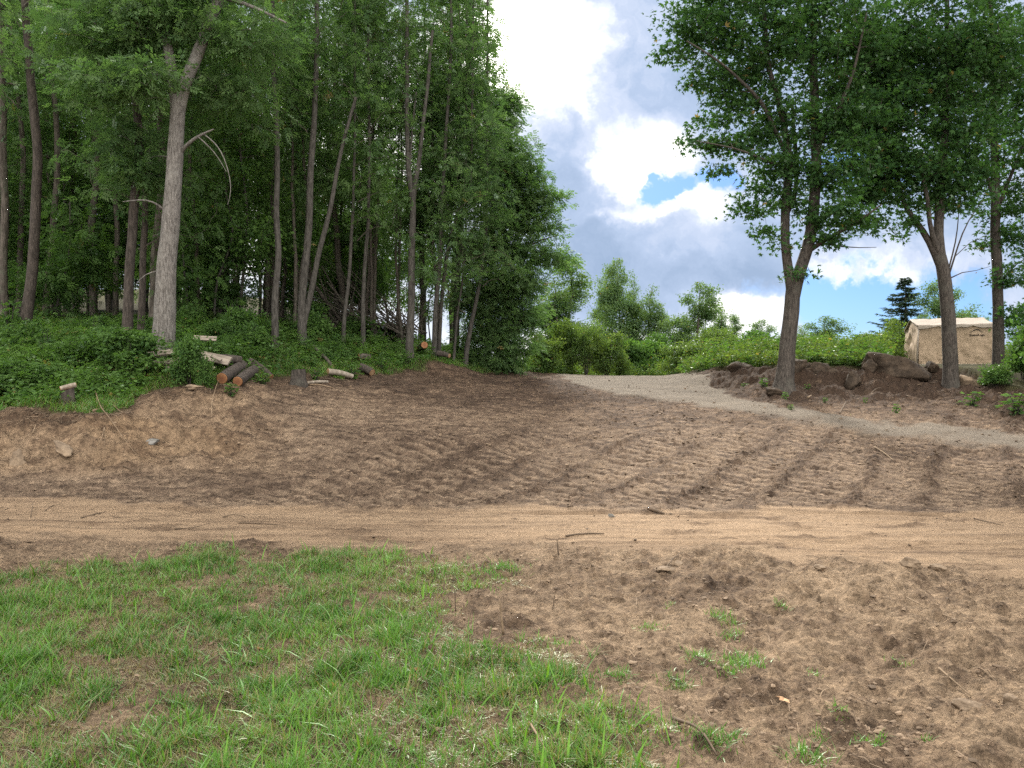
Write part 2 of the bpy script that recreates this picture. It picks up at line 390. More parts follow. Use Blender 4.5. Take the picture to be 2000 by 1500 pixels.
def plain_mat(name, a, b, scale=6, rough=.85, bump=.3, stretch=(1, 1, 1), bd=.01, tint=False):
    m, t, out = newmat(name)
    co = t.v('MULTIPLY', t.new('ShaderNodeTexCoord').outputs['Object'], stretch).outputs[0]
    n = t.noise(co, scale, 6, .62, .3); n2 = t.noise(co, scale*7, 4, .6)
    c = t.mix(t.ss(n, .3, .7), (*a, 1), (*b, 1))
    if tint:
        at = t.new('ShaderNodeAttribute', attribute_name='tint').outputs['Vector']
        s = t.new('ShaderNodeSeparateXYZ'); t.put(s.inputs[0], at)
        c = t.mix(s.outputs[0], (*a, 1), (*b, 1))
    c = t.v('SCALE', c, sc_=t.m('ADD', .75, t.m('MULTIPLY', n2, .5))).outputs[0]
    p = t.new('ShaderNodeBsdfPrincipled'); t.put(p.inputs['Base Color'], c); p.inputs['Roughness'].default_value = rough
    p.inputs['Specular IOR Level'].default_value = .2
    t.put(p.inputs['Normal'], bumpn(t, t.m('ADD', n, t.m('MULTIPLY', n2, .3)), bump, bd)); t.l.new(p.outputs[0], out.inputs[0]); return m
def ring_mat(name, a, b):
    m, t, out = newmat(name)
    co = t.new('ShaderNodeTexCoord').outputs['Generated']
    d = t.v('SUBTRACT', co, (.5, .5, .5)).outputs[0]; r = t.v('LENGTH', d).outputs['Value']
    k = t.m('ADD', t.m('MULTIPLY', t.m('SINE', t.m('MULTIPLY', t.m('ADD', r, t.m('MULTIPLY', t.noise(co, 6), .04)), 130)), .12), t.ss(r, .15, .5))
    c = t.mix(k, (*a, 1), (*b, 1)); c = t.v('SCALE', c, sc_=t.m('ADD', .6, t.m('MULTIPLY', t.noise(co, 9, 5), .8))).outputs[0]
    p = t.new('ShaderNodeBsdfPrincipled'); t.put(p.inputs['Base Color'], c); p.inputs['Roughness'].default_value = .85
    t.l.new(p.outputs[0], out.inputs[0]); return m
M = dict(
 earth=earth_mat(),
 maple=leaf_mat('maple_leaves', (.024, .062, .026), (.062, .128, .036), trans=.42, tcol=(1.3, 1.5, .6)),
 ash=leaf_mat('ash_leaves', (.062, .118, .05), (.14, .215, .08), trans=.5, tcol=(1.25, 1.5, .75)),
 under=leaf_mat('undergrowth_leaves', (.045, .095, .034), (.115, .20, .05), trans=.42, tcol=(1.3, 1.5, .6)),
 meadow=leaf_mat('meadow_leaves', (.062, .115, .042), (.14, .195, .062), trans=.45),
 far=leaf_mat('far_leaves', (.075, .14, .075), (.16, .235, .10)),
 spruce=leaf_mat('spruce_needles', (.035, .062, .045), (.06, .092, .062), trans=.15),
 grass=leaf_mat('grass_blades', (.058, .145, .028), (.135, .265, .05), dry=(.24, .185, .105), trans=.3),
 bark=bark_mat('dark_bark', (.05, .042, .034), (.13, .11, .092), 16, .7, (.09, .10, .07)),
 maplebark=bark_mat('maple_bark', (.035, .030, .026), (.105, .09, .076), 30, 1.0, (.085, .08, .066)),
 pale=bark_mat('pale_bark', (.10, .09, .08), (.25, .23, .208), 34, 1.0, (.26, .245, .22)),
 brownbark=bark_mat('brown_bark', (.040, .033, .028), (.095, .078, .066), 26, .8),
 thin=bark_mat('thin_bark', (.042, .038, .033), (.105, .096, .084), 26, .5),
 dead=plain_mat('dead_wood', (.16, .13, .10), (.36, .31, .25), 9, stretch=(1, 1, .3)),
 root=plain_mat('dry_root', (.13, .09, .055), (.28, .205, .135), 9),
 twig=plain_mat('dark_twig', (.06, .045, .03), (.14, .10, .07), 9),
 cut=ring_mat('cut_wood', (.21, .085, .04), (.28, .13, .055)),
 cutpale=ring_mat('pale_cut_wood', (.34, .23, .13), (.28, .16, .08)),
 plank=plain_mat('weathered_plank', (.13, .108, .085), (.30, .255, .205), 5, stretch=(.3, 3, 3)),
 rock=plain_mat('buried_rock', (.035, .026, .019), (.095, .069, .048), 4.5, bump=1., bd=.08),
 tanrock=plain_mat('tan_rock', (.13, .095, .065), (.27, .20, .135), 7, bump=.9, bd=.03),
 greyrock=plain_mat('grey_rock', (.12, .115, .10), (.20, .19, .175), 6, bump=.5, bd=.02),
 clod=plain_mat('soil_clod', (.25, .18, .12), (.085, .06, .04), 40, bump=.5, tint=True),
 canvas=None)

# ------------------------------------------------------------------ the ground
NC = 820
u = np.linspace(-1, 1, NC)
rows = [-12, -6, -3, -1, 0, .6, 1.1, 1.5]
yv = 1.7
while yv < 36: rows.append(yv); yv *= 1.0046
while yv < 4000: rows.append(yv); yv *= 1.09
rows = np.array(rows); NR = len(rows)
outer = np.array([.5, 1.2, 2.5, 5, 10, 25, 60, 160, 500, 1500, 4000])
hw = np.where(rows < 36, .76*np.maximum(rows, 1)+1.3, .76*36+1.3+(rows-36)*.76)
gx = np.concatenate([-(hw[:, None]+outer[::-1][None]), hw[:, None]*u[None], hw[:, None]+outer[None]], 1)
gy = np.repeat(rows[:, None], gx.shape[1], 1)
z, sdark, dm, tm, cl, ld, bank = terrain(gx, gy)
NXc = gx.shape[1]
lin = lambda *c: np.array(c)[None, None, :]
tan_, mid, drk = lin(.275, .198, .134), lin(.160, .111, .076), lin(.070, .047, .033)
m3 = sdark[..., None]
soil = np.where(m3 < .5, tan_*(1-m3*2)+mid*m3*2, mid*(2-m3*2)+drk*(m3*2-1))
ye = (fbm(gx*.5, gy*.5, 91, 3)*.5+.5)[..., None]*bank[..., None]
soil = soil*(1-ye*.6)+soil*lin(1.12, 1.0, .78)*ye*.6
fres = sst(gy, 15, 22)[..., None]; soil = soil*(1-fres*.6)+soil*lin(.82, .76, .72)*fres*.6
near = (1-sst(gy, 7, 9))[..., None]; soil = soil*(1+near*(lin(1.06, 1.05, 1.0)-1))
trk = lin(.385, .270, .172)*(1-m3)+lin(.15, .10, .065)*m3
dn = (fbm(gx*.5, (gy+gx*.25)*2.5, 92, 4)*.5+.5)[..., None]
drv = lin(.245, .205, .160)*dn+lin(.135, .112, .088)*(1-dn)
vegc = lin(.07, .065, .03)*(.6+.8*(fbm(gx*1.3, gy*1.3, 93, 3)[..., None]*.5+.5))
lawnc = lin(.17, .135, .075)*(.75+.5*(fbm(gx*3, gy*3, 94, 3)[..., None]*.5+.5))
hfc = (fbm(gx*10, gy*10, 95, 4, 2.1, .7)*.42+fbm(gx*3, gy*9, 96, 4, 2.1, .65)*.28)[..., None]
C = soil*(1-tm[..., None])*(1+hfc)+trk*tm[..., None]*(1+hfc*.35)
C = C*(1-dm[..., None])+drv*dm[..., None]
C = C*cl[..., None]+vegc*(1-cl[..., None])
lw = (np.clip(ld*1.4, 0, 1)*.75)[..., None]; C = C*(1-lw)+lawnc*lw
C = np.clip(C, .01, .8)
P0 = np.stack([gx, gy, z], -1)
# vertex normals of the whole sheet, so the seams between the zones do not show
du = np.gradient(P0, axis=1); dv = np.gradient(P0, axis=0); N0 = np.cross(du, dv); N0 /= np.linalg.norm(N0, axis=-1, keepdims=True)
idx = np.arange(NR*NXc).reshape(NR, NXc)
quads = np.stack([idx[:-1, :-1], idx[:-1, 1:], idx[1:, 1:], idx[1:, :-1]], -1).reshape(-1, 4)
fx = gx[:-1, :-1].ravel(); fy = gy[:-1, :-1].ravel()
fd, ft, fc, fl = (a[:-1, :-1].ravel() for a in (dm, tm, cl, ld))
bb = bearing(fx, fy)
zone = np.zeros(len(quads), int)                       # 0 bare earth
zone[(fl > .3) & (fy < 9)] = 3
zone[ft > .5] = 1
zone[fc < .5] = 4
zone[(fc < .5) & (bb > 1050)] = 5
zone[fd > .5] = 2
Af = (1-.62*tm-.35*dm).reshape(-1, 1)
Pf, Nf, Cf = P0.reshape(-1, 3), N0.reshape(-1, 3), C.reshape(-1, 3)
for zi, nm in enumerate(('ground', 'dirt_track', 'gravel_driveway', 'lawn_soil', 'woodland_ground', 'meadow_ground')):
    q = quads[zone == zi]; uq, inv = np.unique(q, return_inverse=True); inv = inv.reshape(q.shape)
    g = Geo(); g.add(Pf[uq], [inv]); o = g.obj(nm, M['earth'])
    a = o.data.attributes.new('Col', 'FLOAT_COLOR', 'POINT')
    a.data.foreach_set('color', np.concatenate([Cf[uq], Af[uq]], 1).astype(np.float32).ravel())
    o.data.normals_split_custom_set_from_vertices(Nf[uq].tolist())
    tag(o, kind='structure')

# ------------------------------------------------------------------ leaves, tubes, trees
def frames(d, n):
    d = d/np.linalg.norm(d, axis=1, keepdims=True)
    xx = np.cross(d, n); xx /= np.maximum(np.linalg.norm(xx, axis=1, keepdims=True), 1e-6)
    nn = np.cross(xx, d)
    return np.stack([xx, d, nn], 1)           # rows are local axes
def T_ovate(w_=.30):
    v = np.array([(0, 0, 0), (-w_, .45, .06), (0, 1, -.05), (w_, .45, .06)]); return v, np.array([(0, 3, 2, 1)])
def T_maple():
    v = [(0, 0, 0), (-.17, .42, .0), (0, 1, -.06), (.17, .42, 0),
         (0, 0, 0), (.12, .40, 0), (.56, .66, -.06), (.34, .16, 0),
         (0, 0, 0), (-.34, .16, 0), (-.56, .66, -.06), (-.12, .40, 0)]
    return np.array(v, float), np.array([(0, 3, 2, 1), (4, 7, 6, 5), (8, 11, 10, 9)])
def T_pinnate(k=3, ll=.42, ww=.085):
    V_, F_ = [], []
    def lf(p, ang, L, droop):
        i = len(V_); d = np.array([math.sin(ang), math.cos(ang), -droop]); s_ = np.array([math.cos(ang), -math.sin(ang), 0])
        V_.extend([p, p+d*L*.45-s_*ww*L/.42, p+d*L, p+d*L*.45+s_*ww*L/.42]); F_.append((i, i+3, i+2, i+1))
    for j in range(k):
        p = np.array([0, .25+.6*j/k, -.03*j])
        lf(p, 1.0, ll, .18); lf(p, -1.0, ll, .18)
    lf(np.array([0, .85, -.1]), 0, ll, .25)
    return np.array(V_), np.array(F_)
def scatter(geo, T, pos, d, n, size, tint):
    v, f = T; k = len(v); N = len(pos)
    if N == 0: return
    Fm = frames(d, n)
    P = (v[None]*size[:, None, None])@Fm+pos[:, None, :]
    fa = (f[None]+np.arange(N)[:, None, None]*k).reshape(-1, f.shape[1])
    geo.add(P.reshape(-1, 3), [fa], np.repeat(tint, k, 0))
def tube(geo, pts, rad, sides=6, cap=False, att=None, rough=0):
    pts = np.asarray(pts, float); rad = np.asarray(rad, float); n = len(pts)
    tg = np.gradient(pts, axis=0); tg /= np.maximum(np.linalg.norm(tg, axis=1, keepdims=True), 1e-9)
    ref = np.array([1., .13, 0]) if abs(tg[0, 0]) < .8 else np.array([0, 1., .1])
    a = np.cross(tg, ref); a /= np.linalg.norm(a, axis=1, keepdims=True); b = np.cross(tg, a)
    th = np.linspace(0, 2*np.pi, sides, endpoint=False)
    rr = rad[:, None]*np.ones(sides)[None]
    if rough: rr = rr*(1+rough*fbm(th[None]*1.3+pts[0, 0]*5, pts[:, 2:3]*1.2+0*th[None], 3, 3))
    ring = pts[:, None]+rr[..., None]*(np.cos(th)[None, :, None]*a[:, None]+np.sin(th)[None, :, None]*b[:, None])
    i = np.arange(n*sides).reshape(n, sides); j = np.roll(i, -1, 1)
    q = np.stack([i[:-1], j[:-1], j[1:], i[1:]], -1).reshape(-1, 4)
    fl = [q]
    if cap: fl += [i[-1][None], i[0][::-1][None]]
    geo.add(ring.reshape(-1, 3), fl, att)
def resample(pts, rad, step, wob=0, seed=0):
    pts = np.asarray(pts, float); rad = np.asarray(rad, float)
    L = np.concatenate([[0], np.cumsum(np.linalg.norm(np.diff(pts, axis=0), axis=1))])
    n = max(3, int(L[-1]/step)+1); s = np.linspace(0, L[-1], n)
    # catmull-like smoothing by interpolation of a smoothed curve
    P = np.stack([np.interp(s, L, pts[:, k]) for k in range(3)], 1)
    for _ in range(max(1, int(.5/step))):
        Q = P.copy(); Q[1:-1] = (P[:-2]+2*P[1:-1]+P[2:])/4; P = Q
    r = np.interp(s, L, rad)
    if wob:
        P[:, 0] += pn(s*.7, s*0+seed, 5)*wob; P[:, 1] += pn(s*.7, s*0+seed+9, 6)*wob
    return P, r
def in_blobs(blobs_, n, rg, shell=.45):
    vol = np.array([b[3]*b[4]*b[5] for b in blobs_])**.62; pr = vol/vol.sum()
    k = rg.choice(len(blobs_), n, p=pr); B = np.array(blobs_)[k]
    d = rg.normal(size=(n, 3)); d /= np.linalg.norm(d, axis=1, keepdims=True)
    r = rg.random(n)**shell
    return B[:, :3]+d*B[:, 3:6]*r[:, None]
def crown(limbs, blobs_, nclump, T, leafsize, per, rg, spread=(.5, .2), tilt=.55, mat='maple', tintlo=0., flat=True, minz=None, sub=.022):
    """limbs: [(pts, radii)], returns (branch Geo, leaf Geo)"""
    br, lf = Geo(), Geo()
    nodes = np.concatenate([l[0] for l in limbs]); nr = np.concatenate([l[1] for l in limbs])
    if minz is not None: k = nodes[:, 2] > minz; nodes = nodes[k]; nr = nr[k]
    C_ = in_blobs(blobs_, nclump, rg)
    dist = np.array([np.min(np.linalg.norm(nodes-c, axis=1)) for c in C_]); C_ = C_[np.argsort(dist)]
    nodes = list(nodes); nr = list(nr); NA = np.array(nodes); RA = np.array(nr)
    for c in C_:
        dv = NA-c; dd = np.linalg.norm(dv, axis=1)
        cost = dd+1.1*np.maximum(0, dv[:, 2]+.25*dd)
        i = int(np.argmin(cost)); p0 = NA[i]; L = dd[i]
        if L < .05: continue
        r0 = min(RA[i]*.7, sub*.5+L*.010); r1 = .006
        m = p0*.5+c*.5+np.array([0, 0, .10*L])+rg.normal(size=3)*.06*L
        q1 = p0*.75+m*.25+np.array([0, 0, .03*L]); pts = np.array([p0, (p0+m)/2+rg.normal(size=3)*.03*L, m, (m+c)/2+np.array([0, 0, .03*L]), c])
        tube(br, pts, np.linspace(r0, r1, 5), 4)
        NA = np.concatenate([NA, pts[1:]]); RA = np.concatenate([RA, np.linspace(r0, r1, 5)[1:]])
    N = len(C_)*per; ci = np.repeat(np.arange(len(C_)), per)
    sz = rg.uniform(.6, 1.35, len(C_))[ci]
    off = np.clip(rg.normal(size=(N, 3)), -1.7, 1.7)*np.array([spread[0], spread[0], spread[1]])*.62*sz[:, None]
    off[:, 2] -= .25*(off[:, 0]**2+off[:, 1]**2)
    pos = C_[ci]+off
    d = off*np.array([1, 1, .4])+rg.normal(size=(N, 3))*.25; d[:, 2] -= .10
    n = np.array([0, 0, 1.])+rg.normal(size=(N, 3))*tilt
    ct = rg.random(len(C_))[ci]
    tint = np.stack([np.clip(tintlo+ct*.55+rg.random(N)*.45, 0, 1), (rg.random(N) < .004)*.8, rg.random(N)], 1)
    scatter(lf, T, pos, d, n, leafsize*rg.uniform(.7, 1.25, N), tint)
    return br, lf

def W(px, py, y): return np.array([(px-1000)/1500*y, y, EYE+(750-py)/1500*y])
def limb(list4, y, step=.35, wob=.04, seed=0):
    """list of (px, py, dy, radius)"""
    pts = [W(a, b, y+c) for a, b, c, r in list4]; return resample(pts, [r for *_, r in list4], step, wob, seed)
def blob(px, py, y, rx, rz, ry=None):
    c = W(px, py, y); return (*c, rx/1500*y, (ry if ry else (rx+rz)/2/1500*y*.8), rz/1500*y)

def merge(lf, br, mats, off=0, name='crown'):
    n1 = sum(len(p) for p in lf.P); g = Geo(); g.V = [v-off for v in lf.V+br.V]; g.A = lf.A+br.A; g.P = lf.P+[p+lf.n for p in br.P]
    n2 = sum(len(p) for p in br.P)
    return g.mesh(name, mats, smooth=False, matidx=np.r_[np.zeros(n1), np.ones(n2)])
def build_tree(name, label, base, limbs, mat, br=None, lf=None, leafmat=None, cat='tree', group=None, extras=(), sides=14, rough=.10):
    """limbs in world coordinates"""
    e = empty(name, base, label, cat, group); b = np.array(base)
    g = Geo()
    for i, (P, r) in enumerate(limbs):
        tube(g, P-b, r, sides if i == 0 else max(6, sides-3), rough=rough)
    g.obj('trunk', M[mat], e)
    if lf is not None and lf.n: part('crown', merge(lf, br, [M[leafmat], M[mat]], b), e)
    return e
def foot(P, r, flare=1.75):
    """widen the butt of a trunk"""
    z0 = P[0, 2]; r = r*(1+(flare-1)*np.exp(-(P[:, 2]-z0)/.30)); P = P.copy(); return P, r
rg = np.random.default_rng(11)
MAP, PIN, OVA = T_maple(), T_pinnate(), T_ovate()

# ---- three maples on the right bank
y0 = 20.0; L = []
L.append(foot(*limb([(1529,775,0,.225),(1532,740,0,.212),(1540,660,0,.198),(1547,600,0,.195),(1549,562,0,.185)], y0, .2, .01)))
L.append(limb([(1549,580,0,.155),(1541,530,0,.125),(1533,480,0,.115),(1535,400,.1,.115),(1541,320,.1,.10),(1530,230,.1,.08),(1500,130,0,.06),(1490,-20,-.3,.04),(1480,-200,-.5,.02)], y0))
L.append(limb([(1550,580,0,.17),(1562,530,0,.155),(1580,480,0,.155),(1590,420,0,.145),(1593,330,0,.13),(1592,220,.1,.115),(1588,100,.2,.09),(1590,-60,.3,.06),(1585,-250,.4,.025)], y0))
L.append(limb([(1535,420,0,.07),(1556,380,.3,.06),(1556,300,.6,.055),(1545,200,.9,.04)], y0))
L.append(limb([(1582,488,0,.07),(1612,468,-.2,.055),(1650,448,-.5,.045),(1680,430,-.8,.03),(1722,400,-1,.02)], y0))
L.append(limb([(1592,300,0,.06),(1630,230,-.3,.05),(1670,140,-.7,.035),(1690,30,-1,.02)], y0))
L.append(limb([(1535,300,.1,.06),(1490,200,-.3,.045),(1420,130,-.7,.03),(1340,80,-1,.018)], y0))
L.append(limb([(1536,330,.1,.045),(1490,310,-.3,.03),(1440,290,-.6,.022),(1360,275,-.9,.012)], y0))
L.append(limb([(1585,470,0,.035),(1625,480,-.3,.02),(1670,485,-.5,.012),(1712,483,-.7,.006)], y0))
bl = [blob(1560, 90, y0, 170, 120), blob(1460, 60, y0, 130, 90), blob(1370, 45, y0, 90, 55), blob(1330, 110, y0, 48, 24), blob(1470, 200, y0, 85, 60), blob(1420,150,y0,60,50),
      blob(1405, 280, y0, 62, 15), blob(1395,325,y0,20,14), blob(1500, 320, y0, 60, 60), blob(1470, 270, y0, 40, 24), blob(1580, 260, y0, 90, 90), blob(1560, 390, y0, 62, 45), blob(1490, 405, y0, 26, 24),
      blob(1650, 180, y0, 90, 110), blob(1640, 330, y0-.5, 60, 60), blob(1660, 410, y0-.7, 55, 26), blob(1615, 470, y0-.4, 32, 16), blob(1510, 478, y0-.2, 22, 16),
      blob(1660, 60, y0, 80, 70), blob(1690, 280, y0-.3, 50, 50), blob(1600, 420, y0-.3, 40, 26), blob(1580, -120, y0, 210, 120), blob(1430, -60, y0, 130, 80), blob(1560,530,y0-.3,16,16), blob(1450,400,y0,20,22), blob(1500,450,y0,22,22), blob(1350,150,y0,40,26), blob(1345,275,y0-.3,30,16), blob(1385,240,y0,34,18), blob(1680,440,y0-.6,34,18), blob(1640,250,y0,60,60)]
br, lf = crown(L, bl, 1060, MAP, .120, 36, rg, (.36, .15), .6, minz=3.6)
build_tree('maple_tree', 'forked maple with two main stems on the dirt bank beside the gravel drive', (W(1529, 760, y0)[0], y0, H(W(1529, 760, y0)[0], y0)), L, 'maplebark', br, lf, 'maple')
y0 = 21.0; L = []
L.append(foot(*limb([(1857,785,0,.20),(1857,740,0,.19),(1854,650,0,.18),(1850,590,0,.175),(1842,530,0,.165),(1836,500,0,.15)], y0, .2, .01)))
L.append(limb([(1838,520,0,.13),(1820,480,0,.09),(1797,440,0,.08),(1770,412,.1,.065),(1755,360,.1,.05),(1750,260,.2,.03)], y0))
L.append(limb([(1838,510,0,.14),(1832,460,0,.13),(1836,400,0,.12),(1842,300,0,.11),(1845,180,.1,.09),(1850,40,.2,.06),(1850,-150,.3,.025)], y0))
L.append(limb([(1838,510,0,.09),(1815,440,-.2,.06),(1812,380,-.3,.05),(1790,300,-.4,.035)], y0))
dl = [limb([(1846,560,0,.03),(1866,500,-.2,.022),(1880,450,-.3,.018),(1905,410,-.4,.012),(1925,385,-.5,.006)], y0), limb([(1848,545,0,.025),(1868,470,.1,.018),(1872,420,.2,.012),(1880,375,.2,.006)], y0),
      limb([(1866,500,-.2,.012),(1890,470,-.3,.008),(1930,458,-.4,.004)], y0), limb([(1852,545,0,.02),(1880,525,-.1,.012),(1905,535,-.2,.008),(1935,520,-.2,.004)], y0), limb([(1845,600,0,.02),(1862,585,-.2,.016),(1868,583,-.3,.012)], y0)]
L += dl
bl = [blob(1850, 110, y0, 150, 110), blob(1770, 200, y0, 110, 80), blob(1700, 260, y0, 70, 50), blob(1760, 330, y0, 90, 50), blob(1880, 270, y0, 90, 90), blob(1790, 395, y0, 62, 22), blob(1850, 390, y0, 45, 28),
      blob(1720, 380, y0, 40, 26), blob(1750,80,y0,120,90), blob(1700,430,y0,34,16), blob(1820,330,y0,60,60), blob(1720,330,y0,50,40), blob(1890,360,y0,36,40), blob(1770,430,y0,30,16), blob(1725,190,y0,60,70), blob(1735,300,y0,50,50), blob(1690,120,y0,60,70), blob(1700,380,y0,44,30), blob(1850, -110, y0, 190, 110), blob(1930, 120, y0, 90, 100), blob(1755, 455, y0-.3, 14, 18), blob(1800,500,y0,8,10)]
br, lf = crown(L[:4], bl, 1120, MAP, .125, 36, rg, (.36, .15), .6, minz=4.6)
tree_b = build_tree('maple_tree', 'maple directly in front of the tan shelter with bare dead twigs below its crown', (W(1857, 760, y0)[0], y0, H(W(1857, 760, y0)[0], y0)), L, 'maplebark', br, lf, 'maple', group=None)
y0 = 23.5; L = []
L.append(foot(*limb([(1951,745,0,.165),(1950,700,0,.16),(1950,600,0,.15),(1944,480,0,.14),(1944,340,0,.12),(1940,180,0,.09),(1935,0,0,.06),(1930,-150,0,.02)], y0, .25, .03)))
L.append(limb([(1944,400,0,.06),(1925,330,0,.05),(1900,300,0,.04),(1870,260,0,.02)], y0)); L.append(limb([(1945,420,0,.06),(1975,340,0,.05),(2010,260,0,.04),(2040,160,0,.02)], y0))
L.append(limb([(1948,560,0,.03),(1975,520,-.2,.02),(2010,500,-.4,.01)], y0))
bl = [blob(1950, 120, y0, 100, 130), blob(1960, 300, y0, 80, 80), blob(2040, 200, y0, 80, 180), blob(1955, 430, y0, 48, 55), blob(2030, 450, y0, 60, 100), blob(1975, 540, y0-.3, 45, 32), blob(1910, 545, y0-.3, 22, 10),
      blob(2020, 620, y0, 50, 50), blob(1900, 400, y0, 26, 22), blob(1950, -80, y0, 130, 100), blob(1985,610,y0-.5,22,14), blob(1925,480,y0,16,18)]
br, lf = crown(L, bl, 560, MAP, .12, 36, rg, (.36, .16), .6, minz=3.2)
build_tree('maple_tree', 'slimmer maple to the right of the tan shelter, leafy almost down to the bank', (W(1951, 730, y0)[0], y0, H(W(1951, 730, y0)[0], y0)), L, 'maplebark', br, lf, 'maple')

# ---- forest crown prototypes (local coordinates, trunk along z)
def proto(seed, h, z0, wid, T, leafsize, ncl, per, spread=(.5, .25), lean=0, r=.11, sides=8, sag=.0, irr=0):
    q = np.random.default_rng(seed)
    pts = [(0, 0, -.3)]; x_ = y_ = 0
    for k in range(1, 7):
        x_ += q.normal()*.16+lean*h/6; y_ += q.normal()*.16; pts.append((x_, y_, h*k/6*.97))
    P, rr = resample(pts, [r*1.15, r, r*.85, r*.7, r*.5, r*.3, .015], .5, .08, seed)
    P2, rr2 = foot(P, rr, 1.35)
    ax = lambda zz: np.array([np.interp(zz, P[:, 2], P[:, 0]), np.interp(zz, P[:, 2], P[:, 1])])
    bl = []
    nb = 11+int(irr*8)
    for k in range(nb):
        zz = z0+(h-z0)*(k+.3)/nb; f = math.sin(math.pi*min(1, .22+.78*(k+.5)/nb))**.7
        ang = q.random()*6.28+k*2.4; rad = wid*f*q.uniform(.25+irr*.25, .55+irr*.45); a = ax(zz)
        bl.append((a[0]+math.cos(ang)*rad, a[1]+math.sin(ang)*rad, zz, wid*f*q.uniform(.5-irr*.22, .8-irr*.25), wid*f*q.uniform(.5-irr*.22, .8-irr*.25), (h-z0)/nb*q.uniform(.8, 1.3)))
    br, lf = crown([(P, rr)], bl, ncl, T, leafsize, per, q, spread, .6, minz=z0*.6)
    g = Geo(); tube(g, P2, rr2, sides, rough=.12)
    return g, br, lf, ax
PRO = []
for s_, h_, z_, w_ in ((1, 18, 5.5, 2.3), (2, 20, 7, 2.5), (3, 16, 4.0, 2.1), (4, 19, 6, 2.2), (5, 15, 3.0, 2.2), (6, 17, 5.0, 1.9)):
    g, br, lf, ax = proto(s_, h_, z_, w_, PIN, .26, 160, 13, (.46, .20))
    PRO.append((g.mesh('trunk', M['bark']), merge(lf, br, [M['ash'], M['bark']]), None, ax, h_))
SAP = []
for s_, h_, z_, w_ in ((11, 4.5, .9, 1.2), (12, 6.5, 1.8, 1.5), (13, 3.2, .5, 1.0), (14, 8.5, 2.2, 1.7)):
    g, br, lf, ax = proto(s_, h_, z_, w_, PIN if s_ % 2 else OVA, .24 if s_ % 2 else .12, 80, 16 if s_ % 2 else 60, (.42, .2), r=.035, sides=6)
    SAP.append((g.mesh('trunk', M['thin']), merge(lf, br, [M['under'], M['thin']]), None, ax, h_))
def inst(pro, name, loc, rz, s, label, cat='tree', group=None, sz=None, trunk=True):
    e = empty(name, loc, label, cat, group); e.rotation_euler = (0, 0, rz); e.scale = (s, s, sz or s)
    if trunk: part('trunk', pro[0], e)
    part('crown', pro[1], e); return e

# ---- the big pale tree at the edge of the woods
y0 = 17.0; L = []
L.append(foot(*limb([(318,715,0,.265),(318,690,0,.245),(322,600,0,.225),(328,500,0,.205),(336,400,0,.18),(341,330,0,.17),(345,250,0,.16),(349,190,0,.155)], y0, .2, .015), flare=1.25))
L.append(limb([(347,215,0,.14),(338,160,0,.115),(334,120,0,.11),(325,80,0,.10),(315,20,.1,.085),(300,-80,.2,.06),(290,-200,.2,.03)], y0, .3, .01))
L.append(limb([(349,215,0,.14),(360,165,0,.135),(378,125,0,.13),(398,75,0,.125),(415,30,0,.12),(436,-15,0,.11),(450,-80,0,.08),(460,-200,0,.04)], y0, .3, .01))
L.append(limb([(436,-5,0,.05),(480,5,-.1,.04),(520,25,-.2,.03),(560,45,-.3,.02)], y0))
L.append(limb([(355,295,0,.045),(372,275,-.2,.035),(395,262,-.3,.028),(418,252,-.4,.012)], y0, .15))
L.append(limb([(398,262,-.3,.014),(425,280,-.35,.012),(440,310,-.4,.010),(450,350,-.45,.009),(453,385,-.5,.006),(446,400,-.5,.003)], y0, .15))
L.append(limb([(388,268,-.3,.014),(410,285,-.3,.012),(430,310,-.4,.008),(442,335,-.4,.005)], y0, .15))
L.append(limb([(322,412,0,.03),(305,392,-.2,.022),(285,388,-.3,.018),(240,394,-.5,.008)], y0, .15))
L.append(limb([(308,530,0,.02),(290,528,-.2,.012),(278,540,-.3,.008),(266,555,-.3,.004)], y0, .15))
bl = [blob(300, 40, y0, 100, 60), blob(200, 60, y0, 90, 60), blob(330, -60, y0, 200, 70), blob(240, 150, y0-.5, 100, 45), blob(310, 135, y0-.8, 50, 12), blob(250,260,y0+.5,60,40), blob(480, 60, y0, 80, 50), blob(440, 160, y0+.6, 70, 50), blob(290,330,y0+.8,50,40)]
br, lf = crown(L[:3], bl, 300, PIN, .26, 20, rg, (.5, .2), .6, minz=5.5)
build_tree('pale_barked_tree', 'large pale grey forked tree at the front edge of the woods with dead hanging twigs', (*W(318, 690, y0)[:2], H(*W(318, 690, y0)[:2])), L, 'pale', br, lf, 'ash', sides=16)

